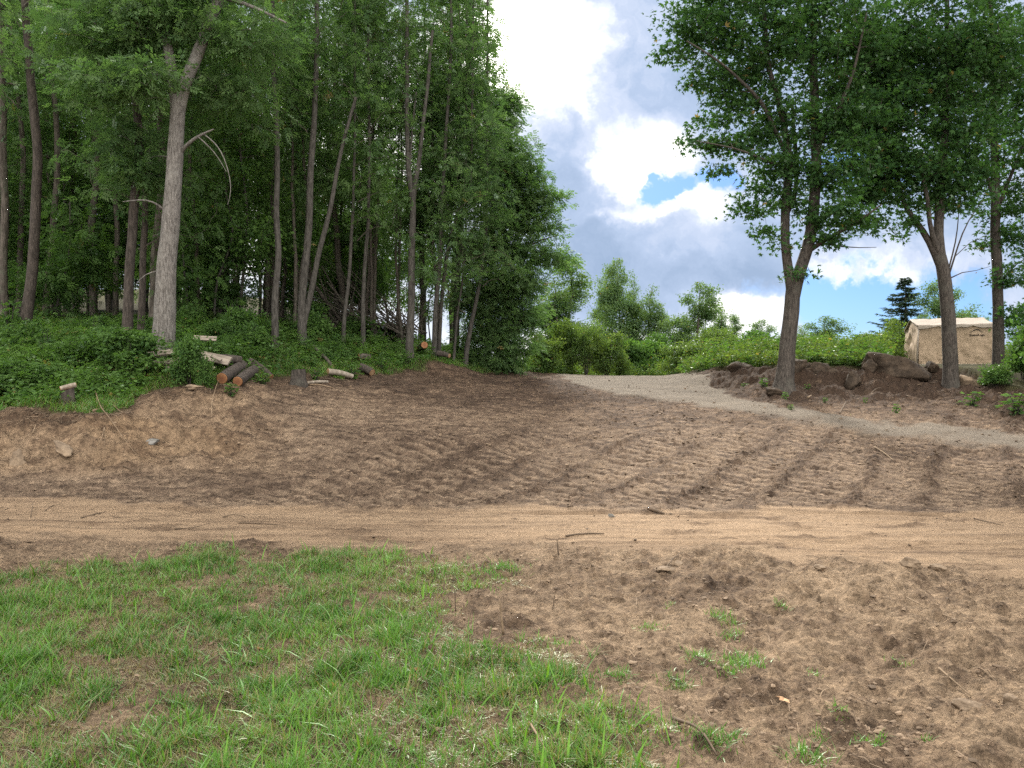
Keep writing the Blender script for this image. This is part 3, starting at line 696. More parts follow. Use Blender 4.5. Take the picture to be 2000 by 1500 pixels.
# ---- the trunks one can tell apart along the edge of the woods
def edge_tree(label, pts, y, wpx, mat, pi, name='woodland_tree', extra=(), sc_=1, group=None):
    r = wpx/2/1500*y
    bx, by = W(*pts[0], y)[:2]; bz = H(bx, by)
    P4 = [(pts[0][0], 750-(bz-.25-EYE)/y*1500, 0, r*1.15)]+[(a, b, 0, r*(1-.45*(i+1)/len(pts))) for i, (a, b) in enumerate(pts)]
    top = pts[-1]; zt = W(*top, y)[2]; hh = 17.5
    if zt < hh-1: P4.append((top[0]+(top[0]-pts[-2][0])*.3, 750-(hh-EYE)/y*1500, 0, .03))
    L = [foot(*limb(P4, y, .3, .02, seed=pts[0][0]), flare=1.35)]
    for ex in extra: L.append(limb([(a, b, 0, ex[1]*(1-.6*i/len(ex[0]))) for i, (a, b) in enumerate(ex[0])], y, .3, .03))
    e = build_tree(name, label, (bx, by, bz), L, mat, sides=9, group=group)
    pr = PRO[pi]; zc = 10.
    P = L[0][0]; cx = np.interp(bz+zc, P[:, 2], P[:, 0])-bx; cy = np.interp(bz+zc, P[:, 2], P[:, 1])-by
    a = pr[3](zc)
    o = part('crown', pr[1], e); th = random.random()*6.28; s = sc_
    o.scale = (s, s, s); o.rotation_euler = (0, 0, th); c, s2 = math.cos(th), math.sin(th)
    o.location = (cx-s*(a[0]*c-a[1]*s2), cy-s*(a[0]*s2+a[1]*c), 0)
    return e
edge_tree('leftmost dark trunk, cut by the left edge of the photo', [(6,655),(9,400),(5,200),(2,0)], 21, 18, 'bark', 0)
edge_tree('thick leaning trunk that bows right then back left, second from the left edge', [(48,658),(60,560),(70,430),(74,300),(58,130),(48,0)], 19.5, 24, 'brownbark', 1)
edge_tree('dark trunk just left of the bowed brown trunk', [(36,630),(40,480),(46,300),(30,120),(22,0)], 24, 13, 'bark', 2)
edge_tree('slim dark trunk between the bowed trunk and the brown trunk, leaning right', [(86,625),(100,500),(112,330),(112,250),(92,60),(91,0)], 24, 14, 'bark', 3)
edge_tree('dark slim upright trunk deep behind the leftmost shrubs', [(130,600),(135,450),(146,280),(143,120)], 27, 14, 'bark', 4)
edge_tree('paired dark trunk left of the brown trunk', [(226,590),(229,450),(218,280),(200,150)], 26, 12, 'bark', 5)
edge_tree('brown smooth trunk just left of the big pale tree, rising behind a leafy shrub', [(246,700),(252,560),(262,400),(272,280),(262,150),(255,0)], 18, 22, 'brownbark', 2)
edge_tree('slim brown trunk squeezed between the brown trunk and the big pale tree', [(276,640),(280,500),(284,400),(275,280),(268,150)], 19.5, 15, 'brownbark', 4)
edge_tree('dark trunk half hidden behind the big pale tree', [(300,640),(303,500),(318,350),(312,200),(300,80)], 21, 20, 'bark', 0)
edge_tree('wavy upright trunk standing behind the cut stump', [(537,664),(536,590),(545,510),(540,420),(541,330),(541,240),(533,140)], 20, 15, 'thin', 3)
edge_tree('trunk with an orange scar low down, right of the wavy trunk', [(590,650),(588,600),(597,520),(604,420),(607,330),(613,240),(618,120)], 21, 18, 'thin', 1, extra=[([(592,640),(608,570),(622,500),(640,430),(655,350),(672,270),(695,190)], .09)])
edge_tree('slim crooked trunk in front of the brush tangle', [(670,670),(672,620),(680,560),(687,470),(690,400),(693,250)], 22.5, 9, 'thin', 5)
edge_tree('slim smooth trunk right of the brush tangle', [(708,668),(709,600),(712,520),(719,440),(722,330),(720,200)], 23, 10, 'thin', 2)
edge_tree('dark trunk rising behind the slim smooth trunk', [(726,640),(727,560),(729,480),(735,400),(742,300)], 27, 10, 'bark', 0)
edge_tree('straight pale trunk that splits into a narrow fork high above the ferns', [(800,685),(803,600),(804,520),(806,440),(806,390),(797,330),(795,240)], 23, 17, 'thin', 3, extra=[([(806,395),(813,350),(822,290),(832,190),(845,60)], .09), ([(806,400),(800,350),(802,300),(812,180)], .05)])
edge_tree('left stem of the twin trunks near the end of the woods', [(847,690),(850,620),(857,540),(862,420),(870,280),(880,130)], 24, 11, 'thin', 4, sc_=.95)
edge_tree('right stem of the twin trunks, bending right higher up', [(856,690),(862,600),(868,530),(878,470),(895,410),(920,370)], 24.4, 9, 'thin', 2, sc_=.85)
edge_tree('thin whitish sapling stem at the end of the woods', [(885,712),(889,660),(895,600),(902,560),(910,470)], 24.8, 6, 'thin', 4, sc_=.7)
edge_tree('leaning trunk under the edge foliage, last of the visible stems', [(908,697),(917,650),(928,600),(938,545),(950,450)], 25.5, 11, 'thin', 2, sc_=.8)

# ---- unresolved trees filling the woods
def place_fill():
    n = 0; q = random.Random(5); pts = []
    tries = 0
    while n < 46 and tries < 6000:
        tries += 1
        b = q.uniform(-330, 930); y = q.uniform(22, 42)
        if y < np.interp(b, [0, 500, 850, 930], [25, 26, 27, 29]) : continue
        if b > 420 and (q.random() < .6 or y > 33): continue
        if b > 800 and y > 40: continue
        x = (b-1000)/1500*y
        if any((x-a)**2+(y-c)**2 < 2.3**2 for a, c in pts): continue
        pts.append((x, y)); n += 1
        inst(PRO[q.randrange(6)], 'forest_tree', (x, y, H(x, y)-.05), q.uniform(0, 6.28), q.uniform(.8, 1.1),
             'one of the dark slender trees deep inside the left woods', 'tree', 'trees filling the woods on the left')
place_fill()
q = random.Random(9)
for k in range(34):
    b = q.uniform(-250, 900); e0 = np.interp(b, EB, EY); y = e0+q.uniform(6, 15)+(3 if b < 300 else 0)
    if 520 < b < 860 and y < e0+5.5: y += 3
    x = (b-1000)/1500*y; p = SAP[q.choice([0, 1, 1, 3, 3, 2])]
    inst(p, 'understory_sapling', (x, y, H(x, y)-.05), q.uniform(0, 6.28), q.uniform(.75, 1.25), 'one of the leafy understory saplings between the trunks of the woods', 'sapling', 'saplings under the woodland trees')


# ---- thin poles of the young stand, each a tree of its own
q = random.Random(21)
for k in range(30):
    b = q.uniform(330, 880); y = q.uniform(21.5, 30)
    if y < np.interp(b, [300, 550, 850], [20.5, 21, 24.5]): y += 3
    x = (b-1000)/1500*y
    inst(PRO[q.randrange(6)], 'pole_tree', (x, y, H(x, y)-.05), q.uniform(0, 6.28), q.uniform(.42, .58), 'one of the thin pole-like trees between the larger trunks of the woods', 'tree', 'thin poles in the young stand', sz=q.uniform(.62, .85))

q = random.Random(33)
for k in range(52):
    b = q.uniform(-330, 900); y = q.uniform(36, 46); x = (b-1000)/1500*y
    inst(SAP[q.choice([0, 1, 3])], 'understory_sapling', (x, y, H(x, y)-.2), q.uniform(0, 6.28), q.uniform(1.2, 1.7), 'one of the leafy understory saplings between the trunks of the woods', 'sapling', 'saplings under the woodland trees')
# ---- leafy edge trees that close the woods on the right
def blob_tree(name, label, limbs4, y, bl, ncl, T, ls, per, mat, lmat, seed, spread=(.5, .25), minz=None, tilt=.6, group=None, cat='tree'):
    L = [limb(l, y, .35, .04, seed+i) for i, l in enumerate(limbs4)]
    br, lf = crown(L, bl, ncl, T, ls, per, np.random.default_rng(seed), spread, tilt, minz=minz)
    x, yy = W(limbs4[0][0][0], 0, y)[:2]
    return build_tree(name, label, (x, yy, H(x, yy)), L, mat, br, lf, lmat, sides=8, group=group, cat=cat)
y = 27.0
blob_tree('edge_tree', 'tall tree at the right end of the woods, its crown reaching the photo top',
  [[(890,730,0,.12),(892,600,0,.11),(900,400,0,.10),(915,200,0,.08),(920,60,0,.05),(915,-80,0,.03)]], y,
  [blob(900,60,y,45,60), blob(880,-40,y,80,60), blob(920,170,y,42,50), blob(860,200,y,60,70), blob(900,330,y,70,60), blob(840,420,y,60,50), blob(945,85,y-.2,14,10)], 330, PIN, .30, 20, 'thin', 'ash', 61)
y = 28.0
blob_tree('edge_tree', 'broad bushy tree closing the woods, its leafy twigs reaching out over the meadow',
  [[(950,735,0,.14),(955,650,0,.12),(960,500,0,.11),(965,350,0,.09),(975,250,0,.05),(985,190,0,.02)], [(960,560,0,.06),(1000,500,-.2,.04),(1050,470,-.4,.025),(1090,460,-.5,.01)], [(963,450,0,.05),(1010,400,0,.03),(1060,390,0,.02),(1100,372,0,.01)]], y,
  [blob(975,250,y,42,55), blob(985,200,y,26,28), blob(1005,320,y,45,48), blob(1030,390,y,42,30), blob(1075,388,y,28,14), blob(960,350,y,60,60), blob(985,440,y,72,50), blob(1060,440,y-.2,24,16), blob(1030,490,y-.3,45,24), blob(1085,502,y-.3,20,9), blob(940,500,y,60,50), blob(1040,350,y,18,30)], 520, PIN, .28, 20, 'thin', 'ash', 62)
y = 27.2
blob_tree('edge_tree', 'low leafy tree with foliage down to the ground where the woods meet the meadow',
  [[(975,735,0,.09),(975,680,0,.08),(985,600,0,.06),(1000,520,0,.03)], [(975,700,0,.04),(1010,640,-.3,.03),(1030,600,-.4,.015)], [(970,690,0,.04),(935,630,0,.03),(915,560,0,.015)]], y,
  [blob(985,560,y,58,42), blob(1020,610,y,36,36), blob(960,620,y,50,40), blob(1000,670,y-.4,44,34), blob(940,670,y-.3,34,34), blob(920,580,y,36,36), blob(1030,540,y,26,22), blob(985,710,y-.6,40,16), blob(915,700,y-.5,20,22)], 420, PIN, .24, 20, 'thin', 'ash', 63)

# ---- far trees beyond the crest
FT = []
for s_, h_, z_, w_ in ((21, 9.0, 1.6, 2.3), (22, 8.0, 1.2, 2.0), (23, 7.0, 1.8, 2.4)):
    g, br, lf, ax = proto(s_, h_, z_, w_, OVA, .16, 200, 66, (.44, .26), r=.12, irr=.35)
    FT.append((g.mesh('trunk', M['bark']), merge(lf, br, [M['far'], M['bark']]), None, ax, h_))
def far_tree(px, ytop, y, pi, wpx, label, rz=0, gnd=2.0):
    x = (px-1000)/1500*y; top = EYE+(750-ytop)/1500*y; hz = (top-gnd)/FT[pi][4]*1.04; s = 1.62*wpx/1500*y/(2*[2.3, 2.0, 2.4][pi]*1.15)
    return inst(FT[pi], 'far_tree', (x, y, gnd), rz, s, label, sz=hz)
far_tree(1075, 545, 50, 1, 90, 'bluish green tree beyond the meadow, tucked against the end of the woods', 1)
far_tree(1118, 500, 52, 0, 105, 'tallest full crowned tree beyond the driveway crest', 2)
far_tree(1180, 530, 58, 1, 50, 'narrow tree just right of the tallest far tree', .5)
far_tree(1215, 512, 55, 2, 75, 'airy tree with sky showing through it, second tallest beyond the crest', 3)
far_tree(1242, 545, 56, 1, 40, 'spindly bare-stemmed tree right of the airy far tree', 4)
far_tree(1278, 566, 54, 1, 62, 'small upright tree centred over the dip in the driveway', 5)
far_tree(1350, 560, 50, 2, 88, 'round open crowned tree right of the driveway dip', .3)
far_tree(1402, 598, 52, 1, 50, 'smaller tree leaning off the round open crowned far tree', 1.3)
far_tree(1432, 612, 55, 0, 45, 'small dark tree at the right end of the far tree group', 2.3)
far_tree(1500, 628, 60, 2, 60, 'low dull green tree behind the meadow left of the forked maple', 3.3)
far_tree(1595, 622, 46, 2, 85, 'light green bushy tree just right of the forked maple trunk', .9)
far_tree(1560, 640, 50, 1, 50, 'small tree partly hidden behind the forked maple trunk', 1.9)
far_tree(1660, 668, 48, 2, 60, 'low bush-like tree in the meadow under the blue sky', 2.9)
far_tree(1852, 552, 40, 2, 80, 'leafy tree rising right behind the tan shelter', 3.9)
far_tree(1800, 612, 38, 0, 46, 'leafy bush tree at the left rear corner of the tan shelter', 4.4)
far_tree(1900, 600, 42, 1, 70, 'thin leafy tree seen between the shelter roof and the slimmer maple', 5.1)
# spruce
def spruce():
    y = 42.; x = (1768-1000)/1500*y; gz = 2.2; top = EYE+(750-543)/1500*y; h = top-gz
    e = empty('spruce_tree', (x, y, gz), 'dark pointed spruce rising left of the tan shelter', 'tree')
    g = Geo(); tube(g, [(0, 0, -.2), (0.05, 0, h*.5), (0, 0, h)], [.13, .07, .01], 8); g.obj('trunk', M['bark'], e)
    br, nd = Geo(), Geo(); q = np.random.default_rng(3); P, D, N = [], [], []
    for k in range(150):
        f = q.random()**.8; zz = h*(.1+.9*f); Lb = (1-f)*2.9*q.uniform(.55, 1.1)+.10; a = q.random()*6.28
        d = np.array([math.cos(a), math.sin(a), 0]); t = np.linspace(0, 1, 6)[:, None]
        pts = np.array([0, 0, zz])+d*Lb*t+np.array([0, 0, 1])*(-.35*Lb*t+.38*Lb*t*t)
        tube(br, pts, np.linspace(.02, .004, 6), 4)
        m_ = int(14+60*Lb/1.5)
        tt = q.random(m_); pp = np.stack([np.interp(tt, t[:, 0], pts[:, i]) for i in range(3)], 1)
        sd = np.cross(d, [0, 0, 1]); sg = q.choice([-1, 1], m_)[:, None]
        P.append(pp); D.append(d*.9+sd*sg*.9+q.normal(size=(m_, 3))*.25+np.array([0, 0, -.15])); N.append(np.array([0, 0, 1])+q.normal(size=(m_, 3))*.5)
    P, D, N = map(np.concatenate, (P, D, N)); n = len(P)
    scatter(nd, T_ovate(.10), P, D, N, q.uniform(.16, .34, n), np.stack([q.random(n), q.random(n)*0, q.random(n)], 1))
    part('crown', merge(nd, br, [M['spruce'], M['bark']]), e)
spruce()

# ------------------------------------------------------------------ shrubs and herbs
SHR = []
for s_, h_, w_, mt, T, ls, per in ((31, 2.0, 1.0, 'meadow', OVA, .10, 70), (32, 1.6, 1.2, 'meadow', OVA, .09, 70), (33, 1.8, .9, 'under', OVA, .14, 44), (34, 1.4, .8, 'under', MAP, .11, 36)):
    q2 = np.random.default_rng(s_); br, lf = Geo(), Geo(); limbs = []
    for k in range(9):
        a = q2.random()*6.28; rr = w_*q2.uniform(.1, .6)
        limbs.append(resample([(math.cos(a)*.05, math.sin(a)*.05, -.1), (math.cos(a)*rr*.5, math.sin(a)*rr*.5, h_*.45), (math.cos(a)*rr, math.sin(a)*rr, h_*q2.uniform(.7, .98))], [.018, .012, .005], .15))
    bl = [(math.cos(a)*w_*.4, math.sin(a)*w_*.4, h_*zf, w_*.5, w_*.5, h_*.24) for a, zf in ((0, .7), (2, .5), (4, .62), (1, .3), (3, .8), (5.2, .35))]
    b2, l2 = crown(limbs, bl, 90, T, ls, per, q2, (.26, .16), .75, sub=.01)
    for P, r in limbs: tube(b2, P, r, 5)
    SHR.append((b2.mesh('stems', M['thin']), l2.mesh('foliage', M[mt], smooth=False), h_, w_))
def weed_proto():
    q2 = np.random.default_rng(77); br, lf = Geo(), Geo(); pos, d_ = [], []
    for k in range(9):
        a = q2.random()*6.28; r_ = q2.uniform(.15, .75); hh = q2.uniform(.35, 1.0)
        P, rr = resample([(0, 0, -.1), (math.cos(a)*r_*.35, math.sin(a)*r_*.35, hh*.6), (math.cos(a)*r_, math.sin(a)*r_, hh)], [.02, .012, .006], .15); tube(br, P, rr, 4)
        for j in range(7):
            t_ = q2.uniform(.3, 1); i_ = int(t_*(len(P)-1)); pos.append(P[i_]); aa = q2.random()*6.28; d_.append((math.cos(aa), math.sin(aa), q2.normal()*.3+.1))
    n_ = len(pos); scatter(lf, OVA, np.array(pos), np.array(d_), np.array([0, 0, 1.])+q2.normal(size=(n_, 3))*.45, q2.uniform(.22, .42, n_), np.stack([q2.random(n_), q2.random(n_)*0, q2.random(n_)], 1))
    return (br.mesh('stems', M['thin']), lf.mesh('foliage', M['under'], smooth=False), 1.0, .75)
SHR.append(weed_proto())
def shrub(k, name, px, py, y, wpx, hpx, label, rz=0., group=None, cat='bush'):
    x = (px-1000)/1500*y; z_ = H(x, y)-.03 if py is None else EYE+(750-py)/1500*y
    e = empty(name, (x, y, z_), label, cat, group); e.rotation_euler = (0, 0, rz)
    sx = wpx/1500*y/(2*SHR[k][3]*.95); sz = hpx/1500*y/SHR[k][2]; e.scale = (sx, sx, sz)
    part('stems', SHR[k][0], e); part('foliage', SHR[k][1], e); return e
shrub(2, 'leafy_shrub', 250, None, 15.8, 110, 100, 'tall leafy shrub growing round a dead stub in front of the brown trunk', .5)
shrub(2, 'leafy_shrub', 210, None, 16.3, 90, 85, 'broad shrub immediately left of the tall leafy shrub', 1.5)
shrub(2, 'leafy_shrub', 370, None, 15.7, 70, 95, 'leafy shrub growing round the short barky post left of the cut logs', 2.5)
shrub(3, 'leafy_shrub', 395, None, 15.6, 42, 62, 'bright narrow sprout leaning right of the barky post', .2)
shrub(3, 'leafy_shrub', 55, None, 15.0, 130, 62, 'dense low bush left of the tilted cut stump', 3.1)
shrub(2, 'leafy_shrub', 12, None, 14.9, 90, 70, 'bush cut by the left edge of the photo above the earth bank', 4.1)
shrub(3, 'leafy_shrub', 150, None, 16.5, 100, 60, 'low bush between the tilted cut stump and the tall shrub', 5.1)
shrub(2, 'leafy_shrub', 470, None, 19.5, 90, 75, 'shrub in the shade between the big pale tree and the wavy trunk', 2.1)
shrub(2, 'leafy_shrub', 430, None, 18.5, 70, 65, 'small shrub just right of the big pale tree', 4.4)
shrub(4, 'leafy_shrub', 1985, None, 17.6, 80, 46, 'light green maple-leaved sprouts on the dirt below the right shrubs', 1.)
shrub(4, 'leafy_shrub', 1900, None, 18.6, 60, 34, 'tiny patch of sprouts at the foot of the maple in front of the shelter', 2.)
shrub(3, 'leafy_shrub', 1945, None, 20.6, 60, 42, 'dark shrub under the right end of the shelter', 3.)
shrub(2, 'leafy_shrub', 2000, None, 21.0, 70, 90, 'tall dark shrub at the right edge beside the slimmer maple', 4.)
shrub(2, 'leafy_shrub', 2050, None, 20.0, 110, 150, 'dark bush just beyond the right edge beside the drive', 5.)
for k_, (px_, y_, lb_) in enumerate(((405, 15.6, 'short weed left of the orange ended logs'), (450, 15.55, 'short weed in front of the orange ended logs'), (515, 17.0, 'small bushy weed between the logs and the upright stump'), (618, 18.6, 'small bushy weed behind the pale branch'), (690, 20.0, 'weed growing by the splintered log'), (745, 21.3, 'bright weed right of the splintered log'), (790, 22.4, 'low weed left of the red ended log'))):
    shrub(4, 'weed_sprout', px_, None, y_, 44, 30, lb_, k_*1.3, cat='weed')
q = random.Random(61)
for k in range(26):
    b = q.uniform(-120, 880); y = float(np.interp(b, EB, EY))+q.uniform(1.6, 6.5)
    if 280 < b < 480 and y < 18.5: y += 3
    kk = q.choice([0, 2, 3, 4, 4]); wp = q.uniform(40, 80); hp = q.uniform(30, 75)*(1.2 if kk == 4 else 1)
    shrub(kk, 'woodland_shrub', b, None, y, wp, hp, 'one of the shaggy waist-high weeds and shrubs at the foot of the woods', q.uniform(0, 6), 'shaggy shrubs at the foot of the woods')
mb = [(1065,705,29,60,48,0,'rounded yellow green bush nearest the end of the woods'),(1110,690,31,80,62,1,'tall yellow green bush beside the end of the woods'),(1145,705,30,75,62,1,'yellow green bush at the left side of the driveway crest'),
      (1185,715,30.5,70,58,0,'bright bush left of the gap where the driveway goes over the crest'),(1212,728,31,36,36,0,'small bush at the left lip of the driveway gap'),
      (1235,725,36,60,60,0,'dark bush in the gap beyond the driveway crest'),(1275,722,38,70,55,1,'shadowed bush filling the dip beyond the crest'),(1285,715,42,60,60,0,'greener bush behind the shadowed dip'),
      (1330,712,31,70,42,1,'bright bush right of the driveway gap'),(1375,712,30,90,46,0,'long low bright bush on the right of the crest'),(1400,690,34,100,48,1,'pale domed bush rising behind the long low bush'),
      (1450,705,30,80,45,1,'bright bush left of the forked maple'),(1480,700,33,60,52,0,'dull bush close to the left of the forked maple'),(1600,700,33,100,44,1,'bright bush right of the forked maple'),
      (1660,700,32,90,42,0,'feathery bush midway between the forked maple and the shelter'),(1720,705,31,90,55,1,'feathery bush left of the shelter'),(1755,705,33,60,75,0,'tall bush against the left end of the shelter')]
for i, (px, py, y, wp, hp, k, lb) in enumerate(mb):
    if 'dark' in lb or 'shadow' in lb or 'dull' in lb or 'greener' in lb: k = 2
    shrub(k, 'meadow_bush', px, py+22, y, wp*1.2, (hp+22)*1.02, lb, i*1.1)

# herb layers: nobody could count the plants
def herbs(name, label, n, box, accept, hgt, T, ls, per, mat, seed, tilt=.7, spread=.12, tintlo=0):
    q = np.random.default_rng(seed); bx0, bx1, y0_, y1_ = box
    b = q.uniform(bx0, bx1, n*6); t = q.random(n*6); y = y0_+(y1_-y0_)*t**1.4; x = (b-1000)/1500*y
    k = accept(x, y, q); x = x[k][:n]; y = y[k][:n]; n = len(x); z_ = H(x, y)
    hh = hgt(x, y, q); g = Geo()
    # stems as thin vertical blades
    lean = q.normal(size=(n, 2))*.18*hh[:, None]
    N = n*per; ci = np.repeat(np.arange(n), per); f = q.uniform(.15, 1.05, N)
    pos = np.stack([x[ci]+lean[ci, 0]*f, y[ci]+lean[ci, 1]*f, z_[ci]+hh[ci]*f], 1)
    a = q.random(N)*6.283; off = q.random(N)*spread
    d = np.stack([np.cos(a), np.sin(a), q.normal(size=N)*.3], 1); pos[:, :2] += d[:, :2]*off[:, None]
    nn = np.array([0, 0, 1.])+q.normal(size=(N, 3))*tilt
    ct = np.clip(q.random(n)*.6+.25+fbm(x*.9, y*.9, seed+200, 3)*.8, 0, 1.2)[ci]; tint = np.stack([np.clip(tintlo+ct*.6+q.random(N)*.35, 0, 1.2), (q.random(N) < .02)*.7, a], 1)
    scatter(g, T, pos, d, nn, ls*q.uniform(.6, 1.3, N), tint)
    up = np.stack([lean[:, 0], lean[:, 1], hh], 1); up /= np.linalg.norm(up, axis=1, keepdims=True)
    scatter(g, (np.array([(-.008, 0, 0), (.008, 0, 0), (.004, 1, 0), (-.004, 1, 0)]), np.array([(0, 1, 2, 3)])), np.stack([x, y, z_-.02], 1), up, np.array([0, -1., 0])+q.normal(size=(n, 3))*.2, hh, np.stack([q.random(n), q.random(n)*.3, q.random(n)], 1))
    o = g.obj(name, M[mat], smooth=False); return tag(o, label, cat=None, kind='stuff')
def acc_wood(x, y, q):
    e = edge_dist(x, y); b = bearing(x, y)
    return (b < 1045) & (clearing(x, y) < .4) & (e > .35) & (fbm(x*.5, y*.5, 101, 3)+.45-e*.015 > q.random(len(x))*.8-.25)
herbs('undergrowth', 'leafy green ground cover along the edge of the woods', 9000, (-250, 1045, 13, 34), acc_wood,
      lambda x, y, q: q.uniform(.12, .5, len(x))*(1+.5*fbm(x*.6, y*.6, 102, 2))*np.clip(edge_dist(x, y)*.6+.25, .3, 1), OVA, .105, 9, 'under', 71)
herbs('fern_patch', 'feathery ferns covering the shaded woodland floor', 2600, (-200, 960, 14, 28), lambda x, y, q: acc_wood(x, y, q) & (edge_dist(x, y) > 1.2),
      lambda x, y, q: q.uniform(.15, .45, len(x)), T_pinnate(5, .26, .05), .42, 5, 'under', 72, .5, .05, .2)
herbs('meadow_weeds', 'darker weeds mixed into the bright meadow plants', 3200, (1035, 2150, 22, 44),
      lambda x, y, q: (bearing(x, y) > 1035) & (clearing(x, y) < .4) & (edge_dist(x, y) > .2) & (fbm(x*.7, y*.7, 105, 2) > -.1) & ~((x/y > .49) & (x/y < .67) & (y < 33)),
      lambda x, y, q: q.uniform(.5, 1.15, len(x))*np.clip(.35+edge_dist(x, y)*.18, .3, 1), OVA, .13, 12, 'under', 74, .8, .12)
herbs('meadow_growth', 'tall bright green meadow plants behind the crest and the dirt bank', 9000, (1035, 2150, 22, 44),
      lambda x, y, q: (bearing(x, y) > 1035) & (clearing(x, y) < .4) & (edge_dist(x, y) > .2) & ~((x/y > .49) & (x/y < .67) & (y < 33)) & ~((x > 14.8) & (x < 19) & (y > 27) & (y < 33)),
      lambda x, y, q: q.uniform(.5, 1.0, len(x))*(1+.3*fbm(x*.5, y*.5, 103, 2))*np.clip(.35+edge_dist(x, y)*.18, .3, 1), OVA, .11, 12, 'meadow', 73, .7, .10)

# ------------------------------------------------------------------ grass
BLADE = (np.array([(-.5, 0, 0), (.5, 0, 0), (.42, .5, .10), (-.42, .5, .10), (0, 1, .38)], float))
def blades(name, label, x, y, L_, wd_, dryp, q, lean=.5, mat='grass', tlo=0.):
    n = len(x); z_ = H(x, y)-.005; g = Geo()
    a = q.random(n)*6.283; le = np.abs(q.normal(size=n))*lean+.12
    d = np.stack([np.cos(a)*le, np.sin(a)*le, np.ones(n)], 1); d /= np.linalg.norm(d, axis=1, keepdims=True)
    nn = np.stack([np.cos(a), np.sin(a), -le], 1)*1.0; nn += q.normal(size=(n, 3))*.35
    Fm = frames(d, nn)
    T = np.repeat(BLADE[None], n, 0).copy(); T[:, :, 0] *= wd_[:, None]; T[:, :, 1] *= L_[:, None]; T[:, :, 2] *= (L_*q.uniform(.3, 1.6, n))[:, None]
    P = T@Fm+np.stack([x, y, z_], 1)[:, None]
    i = np.arange(n)[:, None]*5
    dry = (q.random(n) < dryp)*q.uniform(.6, 1, n)
    tint = np.stack([np.clip(tlo+q.random(n)*.6+.15+fbm(x*.8, y*.8, 133, 3)*.6, 0, 1.2), dry, q.random(n)], 1)
    g.add(P.reshape(-1, 3), [i+np.array([0, 1, 2, 3]), i+np.array([3, 2, 4])], np.repeat(tint, 5, 0))
    return tag(g.obj(name, M[mat], smooth=True), label, kind='stuff')
q = np.random.default_rng(81)
def lawn(n):
    yy = 2.6+(8.3-2.6)*q.random(n)**1.0; xx = q.uniform(-.78, .40, n)*yy-.2
    dn = lawn_density(xx, yy); k = q.random(n) < dn**1.2*(1-track_mask(xx, yy)); return xx[k], yy[k]
x, y = lawn(440000)
lush = fbm(x*.9+5, y*.9, 111, 3)*.5+.5; tuft = sst(fbm(x*4.5, y*4.5, 112, 2), .0, .5)
keep = q.random(len(x)) < .35+.65*np.clip(tuft+lush*.6, 0, 1); x, y, lush, tuft = x[keep], y[keep], lush[keep], tuft[keep]
Lg = (.030+.075*tuft*q.random(len(x))+.07*q.random(len(x))**4)*(.5+1.1*lush)
blades('lawn_grass', 'patchy green lawn grass in the left foreground', x, y, Lg, q.uniform(.0035, .0065, len(x)), np.clip(.50-.48*lush, .06, .5), q, .55)
# dry thatch lying flat
y = q.uniform(2.7, 8.0, 210000); x = q.uniform(-.78, .36, 210000)*y-.2; k = (sdpoly(x, y, LAWNW)+fbm(x*2, y*2, 141, 3)*.3 > .15) & (fbm(x*1.5, y*1.5, 142, 3) < .35); x, y = x[k], y[k]
o = blades('dry_thatch', 'dry straw coloured thatch between the lawn tufts', x, y, q.uniform(.03, .07, len(x)), q.uniform(.002, .004, len(x)), 1.0, q, 3.5)
# broad pale blades in the lawn
x, y = lawn(2600); blades('broad_grass', 'broad light green grass blades standing above the lawn', x, y, q.uniform(.08, .2, len(x)), q.uniform(.007, .013, len(x)), .03, q, .6, tlo=.45)
# tufts on the bare soil at the right
def tuft_at(px, py, r, n, h, label, rise=0):
    yy = 2400/(py-750); cx = (px-1000)/1500*yy
    xx = cx+q.normal(size=n)*r*.5; y2 = yy+q.normal(size=n)*r*.5
    o = blades('grass_tuft', label, xx, y2, q.uniform(.4, 1, n)*h, q.uniform(.003, .0055, n), .08, q, .7)
    del o['kind']; o['category'] = 'grass tuft'
TU_ = [(1410,1210,.10,130,.09,'long grass tuft on bare soil right of the upright sticks'),(1430,1235,.07,80,.08,'small grass tuft just below the long tuft'),(1525,1182,.06,60,.07,'lone small tuft on the bare soil near the track'),
 (1370,1290,.09,130,.09,'tuft left of the wide tuft in the middle of the bare soil'),(1452,1290,.13,240,.10,'widest grass tuft standing in the middle of the bare soil'),(1425,1318,.06,70,.07,'little tuft under the widest tuft'),
 (1325,1330,.09,120,.08,'dark tuft near the lawn edge below the middle'),(1205,1325,.09,150,.08,'dark low tuft on pale sand at the lawn edge'),(1390,1465,.10,140,.10,'bright tuft at the bottom right of the lawn'),
 (1430,1450,.06,60,.06,'sprout beside the crumpled tan leaf'),(1640,1405,.05,60,.05,'small seedling tuft low on the right soil'),(1700,1443,.07,90,.07,'tangled tuft low on the right soil'),(1580,1490,.10,150,.09,'cut off tuft at the bottom edge on the right'),
 (1270,1225,.08,90,.06,'flattened tuft above the lawn corner'),(1310,1178,.05,40,.05,'thin faded tuft near the lone stick'),(1760,1265,.08,60,.05,'faded tuft on the right soil beside a hollow'),(1600,1440,.05,50,.05,'tiny tuft left of the bottom tangle'),
 (985,1110,.16,240,.10,'outlying lawn tuft at the far corner of the lawn'),(1590,1300,.04,30,.05,'tiny sprout in the middle of the right soil'),(1810,1442,.03,20,.06,'yellowish sprig near the bottom right')]
for a in TU_: tuft_at(*a)
